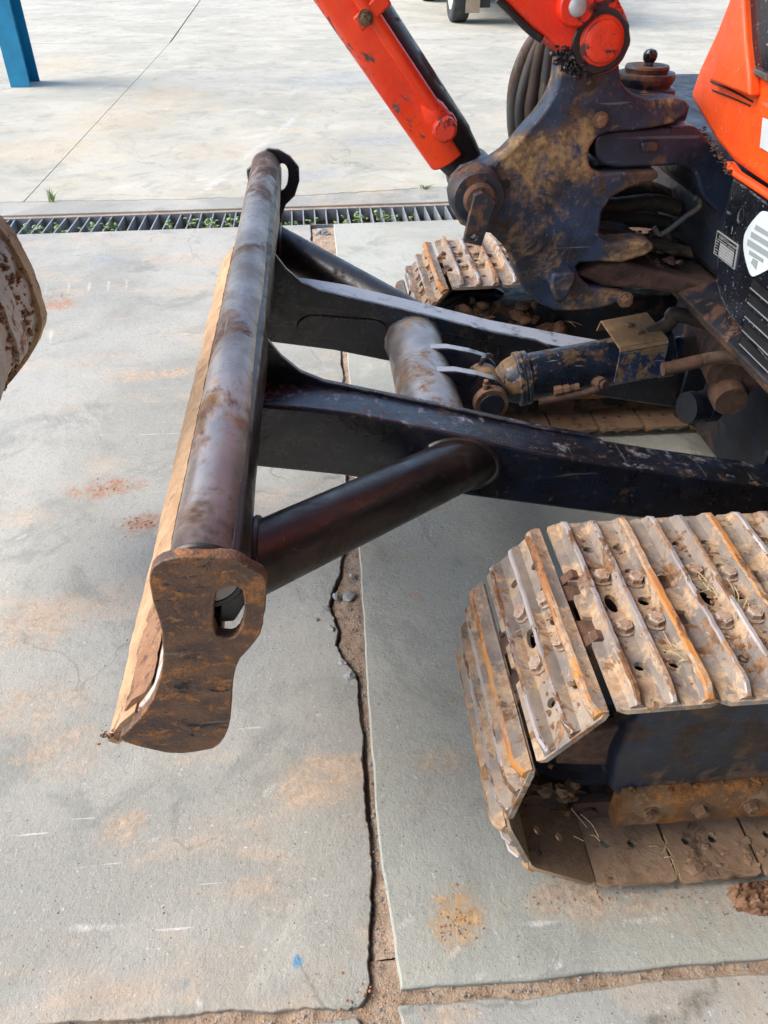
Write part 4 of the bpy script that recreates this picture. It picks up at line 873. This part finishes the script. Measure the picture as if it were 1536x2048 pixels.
bm = B(); cyl(bm, (.752, hole_c[0]-.003, hole_c[1]), (.756, hole_c[0]-.003, hole_c[1]), .009, 18); obj('bolt', bm, 'silver', cov)
# louvres
for k in range(5):
    q = [(1.227,0.923)][0]
    z = .918-.024*k; ya = 1.238-.005*k
    bm = B(); box(bm, .7385, .7405, ya-.20, ya, z-.014, z); obj('louvre_slot', bm, 'print_black', cov)
    bm = B(); box(bm, .737, .742, ya-.20, ya, z-.0155, z-.0142); obj('louvre_lip', bm, 'galv', cov)
# dirt on the deck edge
bm = B()
for k in range(130):
    t = rnd.random(); q = [(1.566,1.093),(1.406,1.050)]
    blob(bm, (.744+rnd.uniform(-.010,.004), q[0][0]+(q[1][0]-q[0][0])*t, q[0][1]+(q[1][1]-q[0][1])*t-.004+rnd.uniform(-.006,.004)), rnd.uniform(.001,.0038), 1, .7, 3, .7, k)
dd = obj('dirt_crumbs', bm, 'dirtsteel', oco, smooth=24); dd['kind'] = 'stuff'
# data plate
dp = [(1.402,0.949),(1.315,0.951),(1.305,0.910),(1.394,0.909)]
def lerp(a, b, t): return (a[0]+(b[0]-a[0])*t, a[1]+(b[1]-a[1])*t)
def bil(u, v, Q=dp): return lerp(lerp(Q[0], Q[1], u), lerp(Q[3], Q[2], u), v)
def quad(Q, u0, u1, v0, v1): return [bil(u0,v0,Q), bil(u1,v0,Q), bil(u1,v1,Q), bil(u0,v1,Q)]
bm = B(); prism(bm, dp, 'X', .7375, .7395); dpl = obj('data_plate', bm, 'silver', EX, label='black and silver data plate on the corner cover')
bm = B(); prism(bm, quad(dp,.04,.96,.05,.95), 'X', .7368, .7374); obj('plate_print', bm, 'print_black', dpl)
for k in range(5):
    bm = B(); prism(bm, quad(dp,.26,.92,.36+.115*k,.455+.115*k), 'X', .7360, .7366); obj('blank_field', bm, 'silver', dpl)
def text(body, org, u, v, size, mat, parent, name='lettering'):
    cu = bpy.data.curves.new(name, 'FONT'); cu.body = body; cu.size = size; cu.extrude = .0002
    t = bpy.data.objects.new(name, cu); COL.objects.link(t)
    dg = bpy.context.evaluated_depsgraph_get(); me = bpy.data.meshes.new_from_object(t.evaluated_get(dg))
    bpy.data.objects.remove(t); 
    u = Vector(u).normalized(); v = Vector(v); v = (v-u*v.dot(u)).normalized(); n_ = u.cross(v)
    me.materials.clear(); me.materials.append(M[mat])
    ob = bpy.data.objects.new(name, me); link(ob, parent)
    ob.matrix_basis = Matrix(((u.x,v.x,n_.x,org[0]),(u.y,v.y,n_.y,org[1]),(u.z,v.z,n_.z,org[2]),(0,0,0,1)))
    return ob
W_ = math.dist(dp[0], dp[1]); uu = (0, dp[1][0]-dp[0][0], dp[1][1]-dp[0][1]); vv_ = (0, dp[0][0]-dp[3][0], dp[0][1]-dp[3][1])
o1 = bil(.16,.22); text('KUBOTA Corporation', (.7362, o1[0], o1[1]), uu, vv_, W_*.088, 'silver', dpl)
# print too small to read in the photograph: plain thin strokes
for (u0, u1, v0, v1) in ((.10,.55,.285,.31), (.60,.92,.285,.31)) + tuple((.06+.01*(k % 2), .20-.02*(k % 3), .39+.115*k, .42+.115*k) for k in range(5)):
    bm = B(); prism(bm, quad(dp, u0, u1, v0, v1), 'X', .7360, .7366); obj('print_stroke', bm, 'silver', dpl)
# white rounded sticker with grey bars
stq = [(1.278,1.018),(1.265,1.026),(1.215,1.029),(1.173,1.015),(1.165,0.978),(1.232,0.925),(1.248,0.920),(1.278,0.937),(1.300,0.956),(1.306,0.980)]
bm = B(); prism(bm, chaikin(stq, 2), 'X', .7375, .7395); stk = obj('warning_sticker', bm, 'white', EX, label='rounded white sticker with grey bars on the corner cover')
for Q in ([(1.276,0.999),(1.198,1.002),(1.196,0.995),(1.277,0.991)], [(1.284,0.985),(1.189,0.989),(1.187,0.981),(1.282,0.976)], [(1.288,0.971),(1.187,0.975),(1.184,0.966),(1.286,0.961)], [(1.273,0.957),(1.222,0.959),(1.221,0.953),(1.271,0.950)], [(1.255,0.949),(1.237,0.950),(1.235,0.936),(1.257,0.940)]):
    bm = B(); prism(bm, Q, 'X', .7368, .7374); obj('printed_bar', bm, 'stickgrey', stk)

# --- loose mud and straw on the tracks
bm = B()
for k in range(200):
    i = rnd.choice((4,4,5,5,5,6,6,7,3)); a = Vector((loop[i][0], .64, loop[i][1])); b = Vector((loop[i+1][0], .64, loop[i+1][1])); d = (b-a).normalized(); nn = Vector((-d.z,0,d.x))
    cx = rnd.choice((.067,.119,.067,.119)); c0 = rnd.choice((.10,.13,.30,.33,.20,.06))
    blob(bm, a+d*(cx+rnd.uniform(-.014,.014))+Vector((0, c0+rnd.gauss(0,.022),0))+nn*.001, rnd.uniform(.0015,.005), 2, .7, 3, .5, k)
mt_ = obj('mud_crumbs', bm, 'clod', near_tr, smooth=24); mt_['kind'] = 'stuff'
bm = B()
for k in range(70):
    x = rnd.uniform(.45,1.1); y = .645+rnd.random()*.08
    blob(bm, (x, y, .037), rnd.uniform(.002,.007)*(2 if k % 12 == 0 else 1), 2, .7, 3, .4, k)
mt2 = obj('mud_crumbs', bm, 'shoe_in', near_tr, smooth=24); mt2['kind'] = 'stuff'
bm = B()
for k in range(60):
    x = rnd.uniform(.48,1.0); blob(bm, (x, .712+rnd.uniform(0,.02), .214), rnd.uniform(.003,.008), 2, .7, 3, .6, k)
for k in range(50):
    x = rnd.uniform(.30,.47); blob(bm, (x, .80+rnd.uniform(-.05,.06), .06+rnd.random()*.25), rnd.uniform(.004,.013), 2, .7, 3, .8, k)
mt3 = obj('mud_crumbs', bm, 'flange', near_tr, smooth=24); mt3['kind'] = 'stuff'
bm = B()
def straw(c, n, sp_, L_=.03):
    for _ in range((n+1)//2):
        p = Vector(c)+Vector((rnd.gauss(0,sp_), rnd.gauss(0,sp_), abs(rnd.gauss(0,.003)))); a = rnd.uniform(0, 6.28); l = L_*rnd.uniform(.5,1.3)
        d = Vector((math.cos(a), math.sin(a), rnd.uniform(-.15,.35)))*l
        tube(bm, [p, p+d*.5+Vector((rnd.gauss(0,.003), rnd.gauss(0,.003), .004)), p+d], .0008, 5, 3)
for c, n in (((.60,.86,.556),18), ((.485,.72,.554),16), ((.43,.98,.556),6), ((.555,.76,.554),8), ((.64,.82,.556),14), ((.50,.86,.556),8), ((.46,.79,.555),6), ((.66,.95,.556),14), ((.32,.90,.47),3)): straw(c, n, .012)
for c, n in (((.58,.675,.05),14), ((.43,.70,.12),8)): straw(c, n, .01, .035)
s1 = obj('straw', bm, 'straw', near_tr, smooth=0); s1['kind'] = 'stuff'
bm = B()
for k in range(60): blob(bm, (.40+rnd.uniform(0,.35), 2.20+rnd.uniform(0,.1), .30+rnd.uniform(0,.16)), rnd.uniform(.008,.03), 1, .6, 3, .8, k)
for c, n in (((.47,2.17,.44),26), ((.56,2.17,.40),14), ((.72,2.17,.42),6)): straw(c, n, .02, .06)
s2 = obj('mud_and_straw', bm, 'clod', far_tr, smooth=60); s2['kind'] = 'stuff'

# ------------------------------------------------------------------ blue steel column
colm = thing('steel_column', 'blue painted steel H column standing on the pale concrete', 'column', (-2.969, 9.27, 0))
H_ = 5.2
bm = B(); box(bm, -3.065, -2.873, 9.085, 9.099, 0, H_); obj('flange', bm, 'blue', colm, bevel=.002)
bm = B(); box(bm, -3.065, -2.873, 9.441, 9.455, 0, H_); obj('flange', bm, 'blue', colm, bevel=.002)
bm = B(); box(bm, -2.974, -2.964, 9.099, 9.441, 0, H_); obj('web', bm, 'blue', colm)

# ------------------------------------------------------------------ truck in the background
tk = thing('truck', 'grey truck parked far off with one pale rimmed rear wheel in view', 'truck', (3.2, 16, 0))
def wheel(cx, cy, side):
    c = (cx, cy, .44)
    bm = B(); lathe(bm, c, (side,0,0), [(-.13,.30),(-.14,.40),(-.12,.43),(-.09,.44),(.09,.44),(.12,.43),(.14,.40),(.13,.27),(.10,.25),(-.10,.25)], 48)
    for k in range(4):
        pass
    t = obj('tyre', bm, 'rubber', tk)
    bm = B(); lathe(bm, c, (side,0,0), [(-.05,.05),(.02,.08),(.06,.10),(.07,.16),(.05,.22),(.11,.265),(.13,.27),(.12,.25),(-.08,.25)], 40); obj('rim', bm, 'rim', tk)
for (cx, cy, sd_) in ((2.36,14.50,-1),(4.1,14.50,1),(2.36,18.2,-1),(4.1,18.2,1)): wheel(cx, cy, sd_)
bm = B(); box(bm, 2.40, 2.62, 14.02, 14.035, .16, .75); obj('mud_flap', bm, 'flap', tk)
bm = B(); box(bm, 3.92, 4.14, 14.02, 14.035, .16, .75); obj('mud_flap', bm, 'flap', tk)
bm = B(); cyl(bm, (2.4,14.5,.44), (4.05,14.5,.44), .07, 16); blob(bm, (3.2,14.5,.42), .17, 2, .1); obj('axle', bm, 'truck', tk)
bm = B(); box(bm, 2.62, 2.80, 14.1, 14.3, .22, .6); obj('shackle', bm, 'truck', tk, bevel=.02)
bm = B(); box(bm, 2.7, 3.75, 13.8, 19.5, .55, .75); obj('chassis', bm, 'truck', tk, bevel=.01)
bm = B(); box(bm, 2.2, 4.25, 13.6, 17.6, .80, 1.5); box(bm, 2.25, 4.2, 17.65, 19.8, .6, 2.2); obj('body', bm, 'truckbody', tk, bevel=.04)

# ------------------------------------------------------------------ weeds in the drain, grass tuft
def weed(loc, h, n, seed, name='weed', label='small green weed growing up through the drain grate', cat='weed', group='weeds in the drain', grass=False):
    rg = random.Random(seed); root = thing(name, label, cat, loc, group)
    bm = B(); bs_ = B()
    for k in range(n):
        a = rg.uniform(0, 6.28); r = rg.uniform(.01,.06)
        tip = Vector((math.cos(a)*r, math.sin(a)*r*.7, h*rg.uniform(.6,1.05))); base = Vector((rg.gauss(0,.008), rg.gauss(0,.008), 0))
        L_ = Vector(loc)
        if grass:
            w = .003; q = [L_+base+Vector((-w,0,0)), L_+base+Vector((w,0,0)), L_+base+tip*.6+Vector((w*.7,0,0)), L_+base+tip*.6-Vector((w*.7,0,0))]
            v = [bm.verts.new(p) for p in q]; t = bm.verts.new(L_+base+tip*1.0+Vector((math.cos(a)*.02, 0, -.01))); bm.faces.new(v); bm.faces.new((v[3], v[2], t)); continue
        tube(bs_, [L_+base, L_+base+tip*.5+Vector((rg.gauss(0,.004),0,0)), L_+base+tip], .0012, 5, 3)
        for j in range(7):
            t = .3+.7*j/6; c = L_+base+tip*t; az = rg.uniform(0, 6.28); el = rg.uniform(-.2,.8); l = rg.uniform(.018,.034); w = l*.42
            d = Vector((math.cos(az)*math.cos(el), math.sin(az)*math.cos(el), math.sin(el))); s_ = d.cross(Vector((0,0,1))).normalized(); u_ = s_.cross(d)
            v = [bm.verts.new(p) for p in (c, c+d*l*.45+s_*w, c+d*l, c+d*l*.45-s_*w, c+d*l*.5+u_*w*.35)]
            for f in ((0,1,4),(1,2,4),(2,3,4),(3,0,4)): bm.faces.new([v[i] for i in f])
    obj('leaves', bm, 'leaf', root, smooth=0)
    if not grass: obj('stem', bs_, 'leaf', root)
    else: bs_.free()
wx = [(-1.643,4.525),(-1.531,4.516),(-1.443,4.526),(-1.306,4.532),(-1.230,4.526),(-1.165,4.521),(-0.868,4.523),(-0.738,4.539),(-0.664,4.533),(-0.603,4.546),(-0.517,4.539),(-0.434,4.568),(-0.147,4.563),(-0.026,4.553),(0.112,4.551),(0.185,4.554),(0.258,4.567),(0.376,4.576),(0.435,4.590),(0.554,4.599)]
ORD = 'first second third fourth fifth sixth seventh eighth ninth tenth eleventh twelfth'.split()
for k, p in enumerate(wx):
    lb = ('green weed in the drain grate left of the blade, %s from the left' % ORD[k]) if k < 12 else ('green weed in the drain grate right of the blade, %s from the blade' % ORD[k-12])
    weed((p[0], dn(p[0])+.05+rnd.uniform(0,.09), -.085), rnd.uniform(.07,.12), rnd.choice((3,4,6)), k, label=lb)
gt = [(-1.643,5.072)][0]
weed((gt[0], gt[1], 0), .10, 16, 99, 'grass_tuft', 'thin grass tuft sprouting from the crack behind the drain near the blue column', 'grass', None, True)
gt = [(0.683,5.166)][0]
weed((gt[0], gt[1], -.01), .05, 26, 98, 'grass_tuft', 'low grass in the crack below the orange boom cylinder', 'grass', None, True)

# ------------------------------------------------------------------ loose stones, clods, crumbs
def lump(name, c, r, mat, label, cat, amp=.5, flat=.6, seed=1, sub=3, group=None):
    bm = B(); blob(bm, c, r, sub, amp, 3, flat, seed); o = obj(name, bm, mat, smooth=20); tag(o, label, cat, group); return o
q = [(0.008,4.358)][0]; lump('stone', (q[0], q[1], -.005), .045, 'stone', 'broken grey concrete lump in the joint beside the drain', 'stone', .5, .5, 3)
for k, (q, r) in enumerate(zip([(-0.008,1.461),(0.024,1.461),(-0.034,1.418),(-0.060,1.380),(-0.024,1.346),(-0.001,1.235),(0.039,1.537),(0.016,1.192)], (.012,.014,.011,.008,.010,.010,.010,.010))):
    lump('gravel_chip', (q[0], q[1], .001), r, 'stone', 'small grey gravel chip in the broken concrete joint, %s from the drain end' % 'second third fourth fifth sixth seventh first eighth'.split()[k], 'stone', .6, .7, k+5, 2, 'gravel chips in the joint')
def clod(c, rx, ry, h, label, seed):
    bm = B(); N_ = 46; g = {}
    for a in range(N_):
        for b in range(N_):
            u = -1+2*a/(N_-1); v = -1+2*b/(N_-1); r = math.hypot(u, v)
            e = 1-r+.55*mnoise.noise(Vector((u*2+seed, v*2, 0)))+.25*mnoise.noise(Vector((u*6, v*6, seed)))
            z = h*max(0, min(1, e*2))*(.55+.6*abs(mnoise.noise(Vector((u*3.5, v*3.5, seed+3))))+.45*mnoise.noise(Vector((u*9, v*9, seed+5))))
            g[a, b] = bm.verts.new((c[0]+u*rx, c[1]+v*ry, max(-.002, z-.002)))
    for a in range(N_-1):
        for b in range(N_-1):
            q = [g[a,b], g[a+1,b], g[a+1,b+1], g[a,b+1]]
            if max(v.co.z for v in q) > -.0015: bm.faces.new(q)
    bmesh.ops.delete(bm, geom=[v for v in bm.verts if not v.link_faces], context='VERTS')
    return tag(obj('mud_clod', bm, 'clod', smooth=40), label, 'mud')
q = [(0.729,0.617)][0]; clod(q, .070, .034, .024, 'crumbled dry mud clod on the floor under the near track', 3)
bm = B()
for k in range(30):
    q = [(-0.331,0.491)][0]
    blob(bm, (q[0]+rnd.gauss(0,.008)-.004, .70+rnd.gauss(0,.006), q[1]+rnd.gauss(0,.007)+.002), rnd.uniform(.001,.0032), 1, .6, 3, .8, k)
cr_ = obj('mud_crumbs', bm, 'clod', blade, smooth=24); cr_['kind'] = 'stuff'
bm = B()
for k in range(240):
    y = rnd.uniform(.55, 2.2); l = jx(jl, y); x = rnd.uniform(l+.004, .052); blob(bm, (x, y, f1(x, y)+.001), rnd.choice((.0012,.0016,.002,.0028,.004)), 1, .8, 3, .8, k)
for k in range(260):
    x = rnd.uniform(-.8, .9); y = rnd.uniform(.47,.52); blob(bm, (x, y, -.008), rnd.choice((.0012,.0016,.002,.003)), 1, .8, 3, .8, k)
jg = obj('joint_gravel', bm, 'stone', yard, smooth=20); jg['kind'] = 'stuff'
bm = B()
def crumbs(c, n, rx, ry, r0, r1):
    for k in range(n):
        blob(bm, (c[0]+rnd.gauss(0,rx), c[1]+rnd.gauss(0,ry), .001), rnd.uniform(r0,r1), 1, .6, 3, .6, k)
for c, n, rx, ry in zip([(-0.704,2.004),(-0.566,1.818),(-1.287,3.522),(-1.209,3.575),(0.176,0.613),(0.494,0.641),(0.018,0.514)], (40,40,30,30,40,40,40), (.04,.03,.05,.05,.02,.10,.03), (.02,.015,.03,.02,.02,.01,.02)): crumbs(c, n, rx, ry, .0008, .0028)
for k in range(260):
    crumbs((rnd.uniform(-1.2,1.3), rnd.uniform(.3,4.2)), 1, 0, 0, .0010, .0026)
cb = obj('soil_crumbs', bm, 'crumb', smooth=24); cb['kind'] = 'stuff'; cb['label'] = 'scattered soil crumbs on the concrete floor'; cb['category'] = 'soil'
